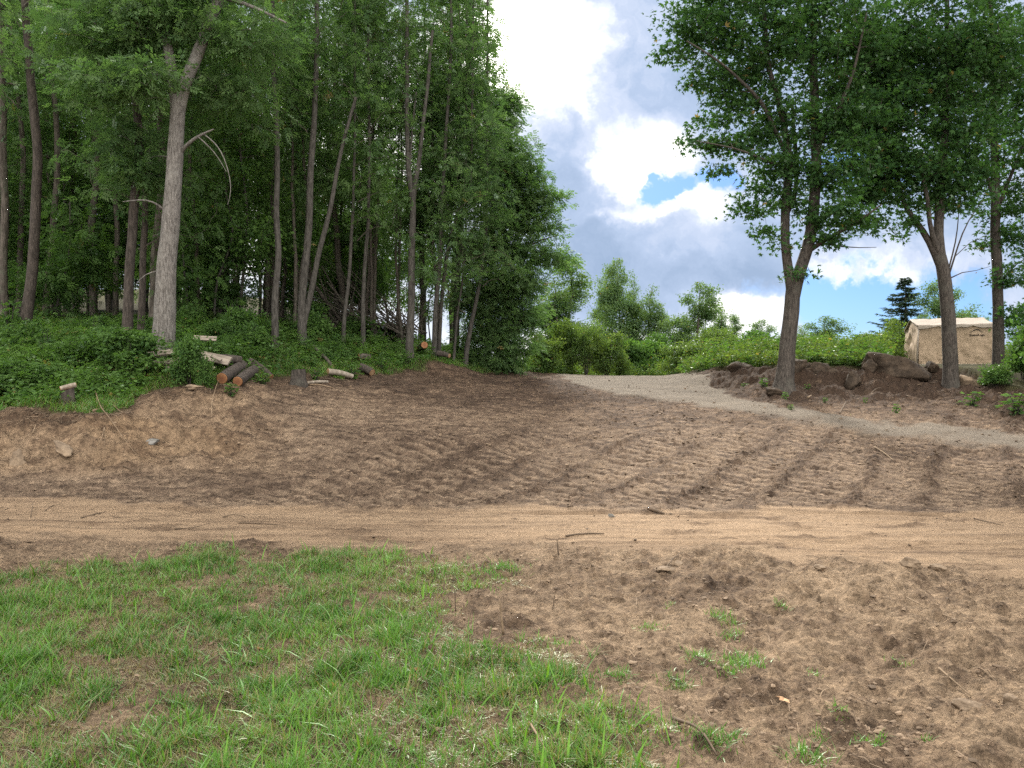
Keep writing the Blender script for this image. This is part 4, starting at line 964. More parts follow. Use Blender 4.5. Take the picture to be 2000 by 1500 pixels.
# grass fringe along the woods and on the bank lip
n = 90000; b = q.uniform(-200, 1040, n); e = q.uniform(-.3, 2.6, n)**1.0; yy = np.interp(b, EB, EY)+e; xx = (b-1000)/1500*yy
k = (clearing(xx, yy) < .5) & (q.random(n) < np.clip(1.1-e*.35, 0.1, 1)); xx, yy, e = xx[k], yy[k], e[k]
blades('bank_grass', 'grass fringe hanging over the lip of the earth bank', xx, yy, q.uniform(.06, .20, len(xx)), q.uniform(.005, .010, len(xx)), .22, q, .7, tlo=.1)

# ------------------------------------------------------------------ clods and pebbles
def ico():
    t = (1+5**.5)/2
    v = np.array([(-1,t,0),(1,t,0),(-1,-t,0),(1,-t,0),(0,-1,t),(0,1,t),(0,-1,-t),(0,1,-t),(t,0,-1),(t,0,1),(-t,0,-1),(-t,0,1)], float)/math.hypot(1, t)
    f = np.array([(0,11,5),(0,5,1),(0,1,7),(0,7,10),(0,10,11),(1,5,9),(5,11,4),(11,10,2),(10,7,6),(7,1,8),(3,9,4),(3,4,2),(3,2,6),(3,6,8),(3,8,9),(4,9,5),(2,4,11),(6,2,10),(8,6,7),(9,8,1)])
    return v, f
def clods():
    q = np.random.default_rng(91); v, f = ico(); out = []
    n = 120000; yy = np.exp(q.uniform(math.log(2.8), math.log(26), n)); xx = q.uniform(-.76, .76, n)*yy
    _, sdark_, dm_, tm_, cl_, ld_, bk_ = terrain(xx, yy)
    pr = (1-dm_*.80)*(1-tm_*.85)*cl_*(1-np.clip(ld_*1.6, 0, .95))*sst(sdark_+fbm(xx*1.2, yy*1.2, 121, 3)*.5, .1, .8)
    k = q.random(n) < pr*.75*np.where(yy < 7, .6, 1); xx, yy, sdark_ = xx[k], yy[k], sdark_[k]; n = len(xx)
    s = (.004+.013*q.random(n)**6)*(1+sst(yy, 6, 16)*.9); z_ = H(xx, yy)
    P = v[None]*(1+q.normal(size=(n, 12, 1))*.22)*(s[:, None, None]*np.stack([q.uniform(.7, 1.6, n), q.uniform(.7, 1.4, n), q.uniform(.45, .9, n)], 1)[:, None])
    a = q.random(n)*6.28; c_, s_ = np.cos(a)[:, None], np.sin(a)[:, None]
    P = np.stack([P[..., 0]*c_-P[..., 1]*s_, P[..., 0]*s_+P[..., 1]*c_, P[..., 2]], -1)+np.stack([xx, yy, z_+s*.25], 1)[:, None]
    g = Geo(); g.add(P.reshape(-1, 3), [(f[None]+np.arange(n)[:, None, None]*12).reshape(-1, 3)], np.repeat(np.stack([np.clip(sdark_+.1+q.normal(size=n)*.3, 0, 1)]*3, 1), 12, 0))
    tag(g.obj('soil_clods', M['clod'], smooth=False), 'loose crumbs and small clods of soil strewn over the bare earth', kind='stuff')
clods()

# ------------------------------------------------------------------ rocks
def rock(name, label, px, py, y, wx, wy, wz, mat, rz=0, rx=0., ry=0., sink=.3, seed=0, group=None, flat=0.):
    """centre above the ground point; half sizes in metres"""
    x, yy = ((px-1000)/1500*y, y) if y else G(px, py)
    q = np.random.default_rng(seed); bm_v = []
    nu, nv = 40, 26; th = np.linspace(0, 2*np.pi, nu, endpoint=False); ph = np.linspace(-np.pi/2, np.pi/2, nv)
    T_, F_ = np.meshgrid(th, ph); d = np.stack([np.cos(F_)*np.cos(T_), np.cos(F_)*np.sin(T_), np.sin(F_)], -1)
    r = np.ones(T_.shape)
    for k in range(16):                      # planar facets
        nrm = q.normal(size=3)*[1, 1, .8]; nrm /= np.linalg.norm(nrm); c = q.uniform(.55, .88)
        dn_ = d@nrm; r = np.minimum(r, np.where(dn_ > .05, c/np.maximum(dn_, .05), 9))
    r = r**1.35*(1+fbm(d[..., 0]*1.6+seed, d[..., 1]*1.6+d[..., 2]*2.1, seed, 4)*.16+fbm(d[..., 0]*6+seed, d[..., 1]*6+d[..., 2]*7, seed+3, 3)*.04)
    P = d*r[..., None]*np.array([wx, wy, wz])
    i = np.arange(nu*nv).reshape(nv, nu); j = np.roll(i, -1, 1)
    g = Geo(); g.add(P.reshape(-1, 3), [np.stack([i[:-1], j[:-1], j[1:], i[1:]], -1).reshape(-1, 4)])
    o = g.obj(name, M[mat]); o.location = (x, yy, H(x, yy)+wz*(1-2*sink)*.9); o.rotation_euler = (rx, ry, rz)
    return tag(o, label, 'rock', group)
rock('boulder', 'largest humped boulder in the dirt bank, sloping down to the right', 1738, 0, 21.9, 1.15, .8, .55, 'rock', 0, 0, .16, .56, 1)
rock('boulder', 'round faced boulder left of the largest humped boulder', 1668, 0, 21.0, .34, .3, .40, 'rock', .4, 0, .1, .42, 2)
rock('boulder', 'wide flat faced boulder between the forked maple and the round faced boulder', 1610, 0, 21.6, .50, .4, .36, 'rock', .1, 0, 0, .46, 3)
rock('boulder', 'boulder tucked behind the right side of the forked maple', 1560, 0, 21.2, .28, .3, .38, 'rock', 0, 0, .3, .42, 4)
rock('boulder', 'low grey stone at the left foot of the forked maple', 1508, 0, 19.6, .30, .25, .17, 'rock', .2, 0, .1, .3, 5)
rock('boulder', 'small dark boulder wedged on top left of the largest one', 1700, 0, 21.6, .24, .22, .24, 'rock', .6, 0, 0, .35, 6)
rock('boulder', 'small round boulder right of the largest one', 1818, 0, 22.0, .20, .22, .22, 'rock', 0, 0, 0, .2, 7)
rock('boulder', 'reddish brown tilted boulder right of the maple in front of the shelter', 1893, 0, 21.0, .42, .3, .34, 'tanrock', .2, 0, .35, .38, 8)
rock('boulder', 'half buried boulder in the bank left of the forked maple', 1450, 0, 23.2, .5, .4, .25, 'rock', .5, 0, .1, .5, 9)
rock('rock', 'long tan rock lying tilted on the left earth bank', 122, 900, 0, .30, .13, .10, 'tanrock', -.5, .1, .42, .1, 10)
rock('rock', 'pale grey stone set flush in the upper left of the dirt', 296, 866, 0, .15, .14, .06, 'greyrock', 0, .3, 0, .2, 11)
rock('rock', 'flat tan slab rock on the lip of the bank below the shrub', 382, 770, 0, .24, .16, .06, 'tanrock', 0, 0, 0, .1, 12)
rock('rock', 'tan rock half sunk in the bank near the left edge', 36, 900, 0, .14, .12, .20, 'tanrock', .3, -.4, .2, .35, 13)
rock('rock', 'small pale wedge of rock in the soil below the track', 1602, 1123, 0, .06, .04, .03, 'tanrock', .3, 0, 0, .2, 14)
rock('rock', 'pale tan rock poking from the churned soil on the right', 1780, 1131, 0, .10, .07, .05, 'tanrock', -.2, 0, .1, .25, 15)
rock('rock', 'low tan rock right of the poking pale rock', 1830, 1120, 0, .10, .06, .04, 'tanrock', .1, 0, .1, .25, 16)
rock('rock', 'pale smooth rock low in the right corner', 1975, 1370, 0, .05, .05, .04, 'tanrock', .1, 0, .1, .25, 17)
rock('rock', 'sandy rounded rock above the right corner', 1900, 1375, 0, .09, .06, .045, 'tanrock', -.6, 0, .1, .3, 18)
rock('rock', 'tan stone beside the small upright stick', 1325, 1103, 0, .06, .05, .03, 'tanrock', -.6, 0, .1, .35, 19)
rock('rock', 'thin stone flake sitting on the track', 1193, 1012, 0, .05, .02, .03, 'greyrock', -.2, 0, .3, .2, 20)
rock('rock', 'broad pale stone flush with the trampled soil', 1295, 1118, 0, .12, .07, .02, 'tanrock', -.2, 0, 0, .3, 21)

# ------------------------------------------------------------------ logs, stumps, planks, sticks
def log(name, label, p0, p1, r0, r1, bark='brownbark', cut='cut', cat='log', parent_group=None, bend=.03):
    p0, p1 = np.array(p0, float), np.array(p1, float); mid = (p0+p1)/2
    e = empty(name, p0, label, cat, parent_group)
    pts, rr = resample([p0-p0, mid-p0+np.array([bend, 0, bend]), p1-p0], [r0, (r0+r1)/2, r1], .08)
    g = Geo(); tube(g, pts, rr, 20, rough=.16); g.obj('bark', M[bark], e)
    for P, N_, r in ((pts[0], pts[0]-pts[1], r0), (pts[-1], pts[-1]-pts[-2], r1)):
        N_ = N_/np.linalg.norm(N_); a = np.cross(N_, [0.3, .1, 1]); a /= np.linalg.norm(a); b = np.cross(N_, a)
        th = np.linspace(0, 2*np.pi, 24, endpoint=False); ring = (np.cos(th)[:, None]*a+np.sin(th)[:, None]*b)*r*.93
        g = Geo(); g.add(np.concatenate([ring+P-N_*.005, ring*.9+P+N_*.006, [P+N_*.006]]), [np.array([(k, (k+1) % 24, 24+(k+1) % 24, 24+k) for k in range(24)]), np.array([(24+k, 24+(k+1) % 24, 48) for k in range(24)])])
        g.obj('cut_end', M[cut], e, smooth=False)
    return e
def gp(px, y, h): x = (px-1000)/1500*y; return (x, y, H(x, y)+h)
log('cut_log', 'orange ended log facing the camera at the bank lip, left of a pair', gp(433, 15.9, .13), gp(474, 17.3, .12), .125, .118)
log('cut_log', 'second orange ended log lying right against the first', gp(464, 16.1, .11), gp(496, 17.3, .10), .112, .108)
log('cut_log', 'small grey log lying on top behind the orange ended pair', gp(415, 16.7, .14), gp(470, 17.1, .26), .11, .09)
log('cut_log', 'rotten reddish split log lying between the log pair and the stump', gp(488, 17.8, .10), gp(530, 17.6, .06), .09, .07, 'brownbark', 'cut')
log('cut_log', 'thin pale debarked branch lying right of the upright stump', gp(600, 17.9, .07), gp(640, 18.3, .06), .035, .03, 'dead', 'cutpale')
log('cut_log', 'grey weathered log in the weeds right of the stump', gp(640, 19.3, .08), gp(688, 19.8, .08), .08, .06, 'dead', 'cutpale')
log('cut_log', 'crooked grey log end with pale splinters near the far weeds', gp(705, 20.6, .10), gp(727, 20.4, .10), .11, .10, 'brownbark', 'cutpale')
log('cut_log', 'dark log behind the splintered log', gp(700, 21.6, .12), gp(722, 21.8, .12), .10, .09, 'bark', 'cut')
log('cut_log', 'dark log with round red end pointing at the camera below the twin trunks', gp(829, 23.2, .40), gp(815, 24.8, .16), .11, .11, 'bark', 'cut')
log('cut_log', 'broken brown log resting on the dirt mound beside the whitish sapling', gp(855, 23.4, .20), gp(878, 23.2, .30), .09, .07, 'brownbark', 'cutpale')
log('cut_log', 'short stub of orange wood between the red ended log and the mound', gp(843, 23.6, .12), gp(846, 23.9, .32), .06, .05, 'brownbark', 'cut')
log('fallen_log', 'slanting dead log leaning in the ferns right of the scarred trunk', gp(612, 20.6, .30), gp(650, 20.0, .04), .05, .045, 'bark', 'cutpale', bend=.02)
for k, (a, b, y1, y2, h1, h2, lb) in enumerate([(240, 480, 17.3, 17.5, .02, .05, 'long thin pole lying behind the shrubs from the pale tree leftward')]):
    log('fallen_log', lb, gp(130, 16.4, .15), gp(215, 16.9, .2), .025, .02, 'bark', 'cutpale')
def stump(label, px, y, r, h, tilt=0., bark='maplebark', cut='cutpale'):
    x, yy, z_ = gp(px, y, 0)
    e = empty('tree_stump', (x, yy, z_), label, 'stump'); th = np.linspace(0, 2*np.pi, 28, endpoint=False)
    zz = np.array([-.12, 0, .08, h*.5, h*.8, h]); V_ = []
    for z1 in zz:
        f = 1+.35*math.exp(-max(z1, 0)/.08); rr = r*f*(1+.07*np.cos(3*th+1)+.05*np.cos(5*th))
        V_.append(np.stack([np.cos(th)*rr, np.sin(th)*rr, z1+(z1/h)*tilt*np.cos(th)*r*2], 1))
    V_ = np.array(V_); n = 28; i = np.arange(len(zz)*n).reshape(len(zz), n); j = np.roll(i, -1, 1)
    g = Geo(); g.add(V_.reshape(-1, 3), [np.stack([i[:-1], j[:-1], j[1:], i[1:]], -1).reshape(-1, 4)]); g.obj('bark', M[bark], e)
    top = V_[-1]*np.array([.97, .97, 1])+np.array([0, 0, .006]); c = top.mean(0)
    g = Geo(); g.add(np.concatenate([top, [c]]), [np.array([(k, (k+1) % n, n) for k in range(n)])]); g.obj('cut_face', M[cut], e, smooth=False)
    return e
stump('upright cut stump with bark on, standing at the bank lip right of the logs', 583, 17.75, .15, .33, .05)
stump('tilted low cut stump with orange top among the leaves at far left', 132, 14.1, .11, .20, .3, 'brownbark', 'cut')
log('cut_log', 'grey branch piece resting on the tilted cut stump', (*gp(118, 14.1, .23),), (*gp(148, 14.25, .30),), .045, .05, 'dead', 'cut')
log('wooden_post', 'short barky post standing inside the shrub left of the logs', gp(379, 15.9, -.1), gp(380, 15.9, .46), .065, .06, 'maplebark', 'cutpale', 'post', bend=.01)
log('wooden_post', 'thin brown dead stub inside the tall leafy shrub', gp(246, 15.9, -.1), gp(247, 15.9, .95), .055, .04, 'brownbark', 'cutpale', 'post', bend=.02)
def plank(label, p0, p1, wd_, th, roll=0.):
    p0, p1 = np.array(p0), np.array(p1); d = p1-p0; L_ = np.linalg.norm(d); q_ = Vector(d).to_track_quat('X', 'Z')
    g = Geo(); n = 12; xs = np.linspace(0, L_, n); V_ = []
    for i_, xx in enumerate(xs):
        tw = .03*math.sin(i_*.8); V_ += [(xx, -wd_/2+tw*.1, -th/2), (xx, wd_/2+tw*.2, -th/2), (xx, wd_/2, th/2), (xx, -wd_/2-tw*.2, th/2)]
    i = np.arange(n*4).reshape(n, 4); j = np.roll(i, -1, 1)
    g.add(V_, [np.stack([i[:-1], j[:-1], j[1:], i[1:]], -1).reshape(-1, 4), [i[0][::-1]], [i[-1]]])
    o = g.obj('plank', M['plank'], smooth=False); o.location = p0; e_ = q_.to_euler(); o.rotation_euler = e_; o.rotation_mode = 'XYZ'
    o.rotation_euler[0] += roll
    return tag(o, label, 'plank')
plank('wide grey plank sticking out to the right behind the log pair', gp(345, 16.7, .22), gp(449, 16.5, .34), .22, .045, .9)
plank('short upper plank pointing right above the wide grey plank', gp(378, 17.0, .40), gp(423, 17.1, .46), .12, .035, .9)
plank('pale plank running left under the foot of the big pale tree', gp(288, 16.3, .30), gp(345, 16.4, .34), .14, .04, .8)
plank('dark lower board of the plank heap left of the barky post', gp(290, 16.2, .14), gp(372, 16.3, .18), .16, .05, .7)
plank('thin batten lying across the plank heap', gp(322, 16.1, .10), gp(420, 16.4, .14), .08, .04, .5)
plank('small pale offcut lying on top of the grey log', gp(412, 16.4, .36), gp(432, 16.4, .34), .10, .04, .4)

def stick(label, pts, r, mat='twig', cat='stick', name='stick', forks=()):
    """pts: (px, py, height above ground) on the ground as seen from the eye"""
    P = []
    for px, py, h in pts: x, y = G(px, py); P.append((x, y, H(x, y)+h))
    b = np.array(P[0]); P = np.array(P)-b
    Pp, rr = resample(P, np.linspace(r, r*.45, len(P)), max(.02, np.linalg.norm(P[-1])/14)); g = Geo(); tube(g, Pp, rr, 6, cap=True)
    for f in forks:
        Q = []
        for px, py, h in f: x, y = G(px, py); Q.append((x, y, H(x, y)+h))
        Q, r2 = resample(np.array(Q)-b, np.linspace(r*.6, r*.3, len(Q)), .04); tube(g, Q, r2, 5, cap=True)
    o = g.obj(name, M[mat]); o.location = b; return tag(o, label, cat)
stick('small upright stick poking up by the lower edge of the track', [(1091,1085,0),(1089,1085,.09),(1088,1084,.15)], .009)
stick('upright dark stick at the far end of the bare notch in the lawn', [(890,1180,0),(889,1180,.10),(888,1180,.17)], .006)
stick('tallest upright brown stick at the lawn edge', [(983,1232,0),(979,1232,.12),(976,1231,.22)], .010, 'root')
stick('thin upright twig right of the tallest stick', [(1079,1180,0),(1083,1180,.08),(1086,1180,.16)], .004)
stick('long dark stick lying along the middle of the track', [(1105,1045,.01),(1140,1043,.015),(1180,1044,.01)], .012)
stick('dark stick lying on the left part of the track', [(158,1014,.01),(185,1009,.02),(206,1003,.015)], .008)
stick('long thin stick lying on the track left of the middle', [(466,1021,.01),(510,1022,.015),(560,1024,.01)], .008)
stick('curved twig on the upper left of the track', [(435,1013,.01),(455,1007,.03),(480,1011,.01)], .006)
stick('short dark twig near the left edge of the track', [(60,1012,0),(63,1000,.04),(65,983,.02)], .005)
stick('curved twig low on the track above the lawn', [(340,1035,.01),(380,1033,.02),(410,1026,.03)], .006)
stick('faint twig on the left of the track next to the dark stick', [(86,997,.01),(105,990,.03),(125,989,.01)], .006)
stick('dark flattened bark strip at the upper edge of the track', [(1265,997,.02),(1280,998,.03),(1298,999,.02)], .028)
stick('thin brown stick sloping over the right of the track', [(1902,1012,.01),(1930,1018,.02),(1960,1023,.01)], .008)
stick('short dark stick on the right of the track', [(1823,1000,.01),(1835,1006,.02)], .009)
stick('long bent root running down the left bank', [(186,787,.12),(198,812,.08),(207,826,.06),(225,845,.05),(245,880,.03),(275,900,.02)], .009, 'root', 'root', 'root')
stick('forked pale roots hanging from the left bank', [(204,846,.03),(200,865,.05),(192,882,.03)], .010, 'root', 'root', 'root', forks=[[(204,846,.03),(206,865,.05),(203,885,.02)]])
stick('short pale root stub near the top of the left bank', [(64,848,.02),(70,838,.08)], .014, 'root', 'root', 'root')
stick('pale cut root end under the grass lip', [(182,826,.05),(190,819,.09)], .022, 'root', 'root', 'root')
stick('sapling twig bent over the bank lip below the logs', [(414,812,.02),(413,795,.08),(422,775,.12),(428,758,.15)], .009, 'root')
stick('thin branching root right of the grass corner', [(222,798,.05),(232,808,.06),(240,825,.02)], .009, 'root', 'root', 'root')
stick('small hanging root in the middle of the left bank', [(152,868,.02),(154,848,.04)], .008, 'root', 'root', 'root')
stick('long thin root lying on the dirt below the grey stone', [(240,915,.01),(280,925,.03),(305,942,.01)], .008, 'twig')
stick('straight twig on the dirt right of the grey stone', [(310,893,.01),(335,894,.02),(365,892,.01)], .009, 'twig')
stick('pale broken stick on the upper dirt below the stump', [(605,750,.03),(622,757,.05),(650,764,.02)], .022, 'root')
stick('dark long stick at the top of the dirt left of the mound', [(635,741,.04),(655,742,.05),(682,741,.03)], .02)
stick('dark stick on the right dirt above the tracks', [(1655,884,.02),(1672,879,.04),(1685,880,.02)], .014)
stick('pale straight stick lying on the right dirt', [(1708,875,.02),(1725,886,.04),(1745,896,.02)], .02, 'root')
stick('small upright twig standing on the edge of the drive', [(1286,793,0),(1281,783,.15)], .012)
stick('stubby twig at the left edge of the drive', [(1175,787,0),(1177,781,.1)], .014)
stick('long pale looping root across the right soil', [(1770,1172,.01),(1800,1188,.02),(1850,1210,.02),(1900,1230,.03),(1935,1248,.02),(1938,1255,.01),(1915,1256,.01)], .005, 'root', 'root', 'root')
stick('thin root right of the dark hollow', [(1898,1283,.01),(1915,1300,.03),(1948,1321,.01)], .005, 'root', 'root', 'root')
stick('straight stick above the right corner', [(1833,1300,.01),(1860,1315,.02),(1895,1338,.01)], .007, 'root')
stick('brown branch lying across the bottom right of the lawn', [(1315,1398,.01),(1345,1425,.03),(1370,1455,.03),(1400,1492,.02)], .010)
stick('pale straw stem in the lawn at the bottom middle', [(1034,1433,.03),(1050,1470,.05),(1072,1498,.03)], .006, 'root')
stick('small bent stick on the lower right soil', [(1600,1360,.01),(1604,1345,.06),(1625,1340,.02)], .004, 'root')
stick('short dark stick on the right soil by the track', [(1300,1108,.01),(1320,1098,.05),(1335,1090,.03)], .006)
stick('pale root stuck in the bank dirt right of the forked maple', [(1578,782,.05),(1585,775,.08)], .03, 'root')
stick('dark branch lying on the slope under the largest boulder', [(1640,812,.03),(1650,802,.12),(1652,797,.16)], .02)
stick('dark fallen stick on the bank under the round faced boulder', [(1700,772,.04),(1712,768,.10),(1722,765,.12)], .014)
# litter leaves
def leaf_litter(label, px, py, s, c, rz):
    x, y = G(px, py); v = np.array([(0,0,0),(-.3,.25,.08),(-.42,.6,.02),(-.1,.7,.12),(0,1,.02),(.15,.66,.15),(.45,.55,.03),(.28,.2,.1)])*s
    g = Geo(); g.add(np.concatenate([v, [(0, .45*s, -.02*s)]]), [np.array([(k, (k+1) % 8, 8) for k in range(8)])])
    o = g.obj('fallen_leaf', M[c], smooth=False); o.location = (x, y, H(x, y)+.015); o.rotation_euler = (.2, .15, rz); tag(o, label, 'leaf')
M['dryleaf'] = plain_mat('dry_leaf', (.36, .22, .12), (.46, .30, .18), 20); M['redleaf'] = plain_mat('red_leaf', (.30, .11, .05), (.42, .17, .08), 20)
leaf_litter('crumpled tan fallen leaf on the bare soil at the bottom right', 1543, 1376, .075, 'dryleaf', .9)
leaf_litter('orange pointed fallen leaf in the lawn near the middle', 815, 1318, .05, 'redleaf', .1)
leaf_litter('tan fallen leaf in the lawn at the far left', 65, 1370, .055, 'dryleaf', 2)
leaf_litter('rust brown leaf lying in a bare lawn spot', 515, 1270, .06, 'redleaf', 1.6)
leaf_litter('rust brown leaf right of the bare lawn spot', 655, 1340, .055, 'redleaf', 1.1)
leaf_litter('rust coloured leaf at the far edge of the lawn', 712, 1086, .06, 'redleaf', .4)

# small woody debris and root hairs
def debris():
    q = np.random.default_rng(92); g = Geo(); n = 5200
    yy = np.exp(q.uniform(math.log(3), math.log(24), n)); xx = q.uniform(-.74, .74, n)*yy
    _, sdark_, dm_, tm_, cl_, ld_, bk_ = terrain(xx, yy); k = q.random(n) < cl_*(1-dm_*.9)*(1-tm_*.75)*(1-np.clip(ld_, 0, 1)*.6)*np.where(yy < 8, .5, 1)
    xx, yy = xx[k], yy[k]; z_ = H(xx, yy)
    for x_, y_, h_ in zip(xx, yy, z_):
        L_ = (.02+.10*q.random()**3)*(1+.6*(y_ > 9)); a = q.random()*6.28; r = q.uniform(.001, .0028)*(1+.8*(y_ > 9)); up = q.uniform(0, .03)+.25*L_*(q.random() < .12)
        c_, s_ = math.cos(a)*L_, math.sin(a)*L_
        tube(g, [(x_, y_, h_+.002), (x_+c_*.5+q.normal()*L_*.08, y_+s_*.5, h_+.008+up*.6), (x_+c_, y_+s_, h_+.004+up)], [r, r, r*.5], 3, att=(q.random(), 0, 0))
    return tag(g.obj('twig_litter', M['debris'], smooth=False), 'tiny twigs and bark bits scattered over the bare earth', kind='stuff')
M['debris'] = plain_mat('woody_debris', (.07, .05, .035), (.30, .22, .15), 30, bump=0, tint=True)
debris()
def root_hairs():
    q = np.random.default_rng(93); g = Geo()
    for k in range(420):
        b = q.uniform(-60, 820) if k % 2 else q.uniform(-60, 420); y_ = float(np.interp(b, EB, EY))+q.uniform(-.55, .1); x_ = (b-1000)/1500*y_; h_ = H(x_, y_)
        L_ = q.uniform(.06, .30); dx = q.normal()*.08; p = [(x_, y_+.05, h_+.02)]
        for j in (1, 2, 3): yj = y_-L_*.25*j; xj = x_+dx*j/3; p.append((xj, yj, max(H(xj, yj)+.01, h_-L_*.33*j)))
        tube(g, p, [.004, .0035, .003, .0015], 3, att=(q.random()*.9, 0, 0))
    return tag(g.obj('root_hairs', M['debris'], smooth=False), 'fine roots dangling from the broken turf edge', kind='stuff')
root_hairs()
for k, (px, py, wp, hp) in enumerate(((1492,757,26,18),(1533,783,14,12),(1578,760,14,9),(1612,790,16,9),(1545,802,14,9),(1690,784,10,10),(1455,752,22,8),(1750,806,16,16))):
    shrub(4, 'weed_sprout', px, None, G(px, py)[1], wp*1.3, hp*1.5, ('small weed at the left foot of the forked maple', 'tiny weed right at the base of the forked maple', 'tiny weed on the bank just right of the forked maple', 'pale tiny weed on the slope between forked maple and boulders',
      'tiny weed on the lower slope below the forked maple', 'tiny weed below the round faced boulder', 'flat patch of weeds on the bank left of the forked maple', 'dry looking weed on the slope below the largest boulder')[k], k, cat='weed')

# brush tangle in the woods
q = np.random.default_rng(55); c = gp(715, 25.5, 0); e = empty('brush_pile', c, 'tangle of dark dead branches slanting between the trunks in the woods', 'brush pile')
g = Geo()
for k in range(110):
    a = q.uniform(2.2, 2.75) if k % 3 else q.uniform(.4, 2.7); Lb = q.uniform(1.2, 3.6); x1 = q.uniform(-1.2, 2.0); y1 = q.uniform(-.8, .8)
    pts = [(x1, y1, q.uniform(0, .5)), (x1+math.cos(a)*Lb*.5, y1+q.normal()*.2, .2+math.sin(a)*Lb*.5), (x1+math.cos(a)*Lb, y1+q.normal()*.4, .2+math.sin(a)*Lb*.9)]
    P, r = resample(pts, [q.uniform(.012, .03), .014, .004], .25, .05, k); tube(g, P, r, 5)
g.obj('branches', M['bark'], e)
g = Geo()
for x1, y1, x2, z2, r_ in ((-.3, 0, -2.0, 2.2, .07), (-.1, .3, -1.6, 2.6, .05), (.4, -.2, -1.3, 2.0, .05)):
    tube(g, *resample([(x1, y1, .05), ((x1+x2)/2, y1, z2*.5), (x2, y1+.2, z2)], [r_, r_*.8, r_*.5], .2), 7)
g.obj('poles', M['bark'], e)

# ------------------------------------------------------------------ canvas shelter
def canvas_mat(name, a, b):
    m, t, out = newmat(name); co = t.new('ShaderNodeTexCoord').outputs['Object']
    n = t.noise(co, 1.6, 4, .6); n2 = t.noise(t.v('MULTIPLY', co, (2.2, 2.2, .5)).outputs[0], 2.0, 3, .6, .5)
    c = t.mix(n, (*a, 1), (*b, 1))
    d = t.new('ShaderNodeBsdfPrincipled'); t.put(d.inputs['Base Color'], c); d.inputs['Roughness'].default_value = .7
    d.inputs['Specular IOR Level'].default_value = .25
    t.put(d.inputs['Normal'], bumpn(t, n2, .35, .03)); tr = t.new('ShaderNodeBsdfTranslucent'); t.put(tr.inputs[0], c)
    mx = t.new('ShaderNodeMixShader'); mx.inputs[0].default_value = .04; t.l.new(d.outputs[0], mx.inputs[1]); t.l.new(tr.outputs[0], mx.inputs[2])
    t.l.new(mx.outputs[0], out.inputs[0]); return m
M['canvas'] = canvas_mat('tan_canvas', (.40, .295, .20), (.46, .345, .24)); M['roofcanvas'] = canvas_mat('pale_canvas', (.32, .265, .215), (.37, .32, .265))
M['print'] = plain_mat('dark_print', (.035, .03, .028), (.05, .04, .035), 5, bump=0); M['brick'] = plain_mat('red_plinth', (.16, .06, .04), (.22, .09, .06), 8)
M['frame'] = plain_mat('steel_tube', (.35, .34, .33), (.45, .44, .42), 5, rough=.4)
th = R(18); Np = np.array([15.37, 29.0]); fdv = np.array([math.cos(th), -math.sin(th)]); sdv = np.array([math.sin(th), math.cos(th)])
BW, BD, ZB, ZE, ZR = 2.42, 2.7, 2.24, 3.80, 4.13
te = empty('canvas_shelter', (Np[0], Np[1], ZB), 'tan canvas shelter with a pale ridged roof standing on the bank behind the maple', 'shelter')
te.rotation_euler = (0, 0, -th)                    # local x along the front, local y to the back
hE, hR = ZE-ZB, ZR-ZB
def panel(name, fn, nu, nv, mat, parent=te, thick=.004):
    uu, vv = np.meshgrid(np.linspace(0, 1, nu), np.linspace(0, 1, nv)); P = fn(uu, vv); i = np.arange(nu*nv).reshape(nv, nu)
    f = np.stack([i[:-1, :-1], i[:-1, 1:], i[1:, 1:], i[1:, :-1]], -1).reshape(-1, 4); g = Geo(); g.add(P.reshape(-1, 3), [f]); o = g.obj(name, M[mat], parent)
    md = o.modifiers.new('thickness', 'SOLIDIFY'); md.thickness = thick; return o
def wr(a, b, s): return fbm(a*1., b*1., s, 4)
def front(u_, v_):
    x_ = u_*BW+(v_-1)*(.5-u_)*.10*-1; fold = np.sin(u_*BW*9+wr(u_*3, v_*2, 1)*4+(1-v_)*2)*.030*(1-v_)**.6+wr(u_*5, v_*1.2, 2)*.03
    sag = .05*np.sin(np.pi*u_)*np.sin(np.pi*v_)
    return np.stack([x_+(u_-.5)*.16*(1-v_), -.04*(1-v_)+fold+sag, v_*hE+0*u_], -1)
def leftend(u_, v_):
    top = hE+(hR-hE)*(1-np.abs(u_-.5)*2); x_ = (np.sin(u_*22+v_*3)*.02+wr(u_*4, v_*2.5, 3)*.09)*np.sin(np.pi*u_)-.08*(1-v_)-.04*np.sin(np.pi*v_)
    return np.stack([x_, u_*BD+(u_-.5)*.06*(1-v_), v_*top], -1)
panel('front_wall', front, 90, 50, 'canvas'); panel('end_wall', leftend, 60, 50, 'canvas')
panel('end_wall', lambda u_, v_: leftend(u_, v_)*np.array([-1, 1, 1])+np.array([BW, 0, 0]), 60, 50, 'canvas')
panel('back_wall', lambda u_, v_: front(u_, v_)*np.array([1, -1, 1])+np.array([0, BD, 0]), 60, 30, 'canvas')
def roof(sgn):
    def fn(u_, v_):
        # v: 0 ridge, 0.75 eave, 1 valance hanging below the eave
        s = np.clip(v_/.75, 0, 1); hang = np.clip((v_-.75)/.25, 0, 1)
        y_ = BD/2-(BD/2+.05)*s; z_ = hR+.02-(hR-hE)*s+wr(u_*6, v_*3, 4+sgn)*.025-.03*np.sin(np.pi*s)
        drop = .05+.09*np.abs(np.sin(u_*7+1.2))**.7+wr(u_*8, v_*0, 9)*.05
        z_ = z_-hang*drop; y_ = y_-hang*.012+wr(u_*12, v_*2, 5)*.015*hang
        if sgn < 0: y_ = BD-y_
        return np.stack([-.05+u_*(BW+.10)+wr(v_*5, u_*0, 8)*.01, y_, z_], -1)
    return fn
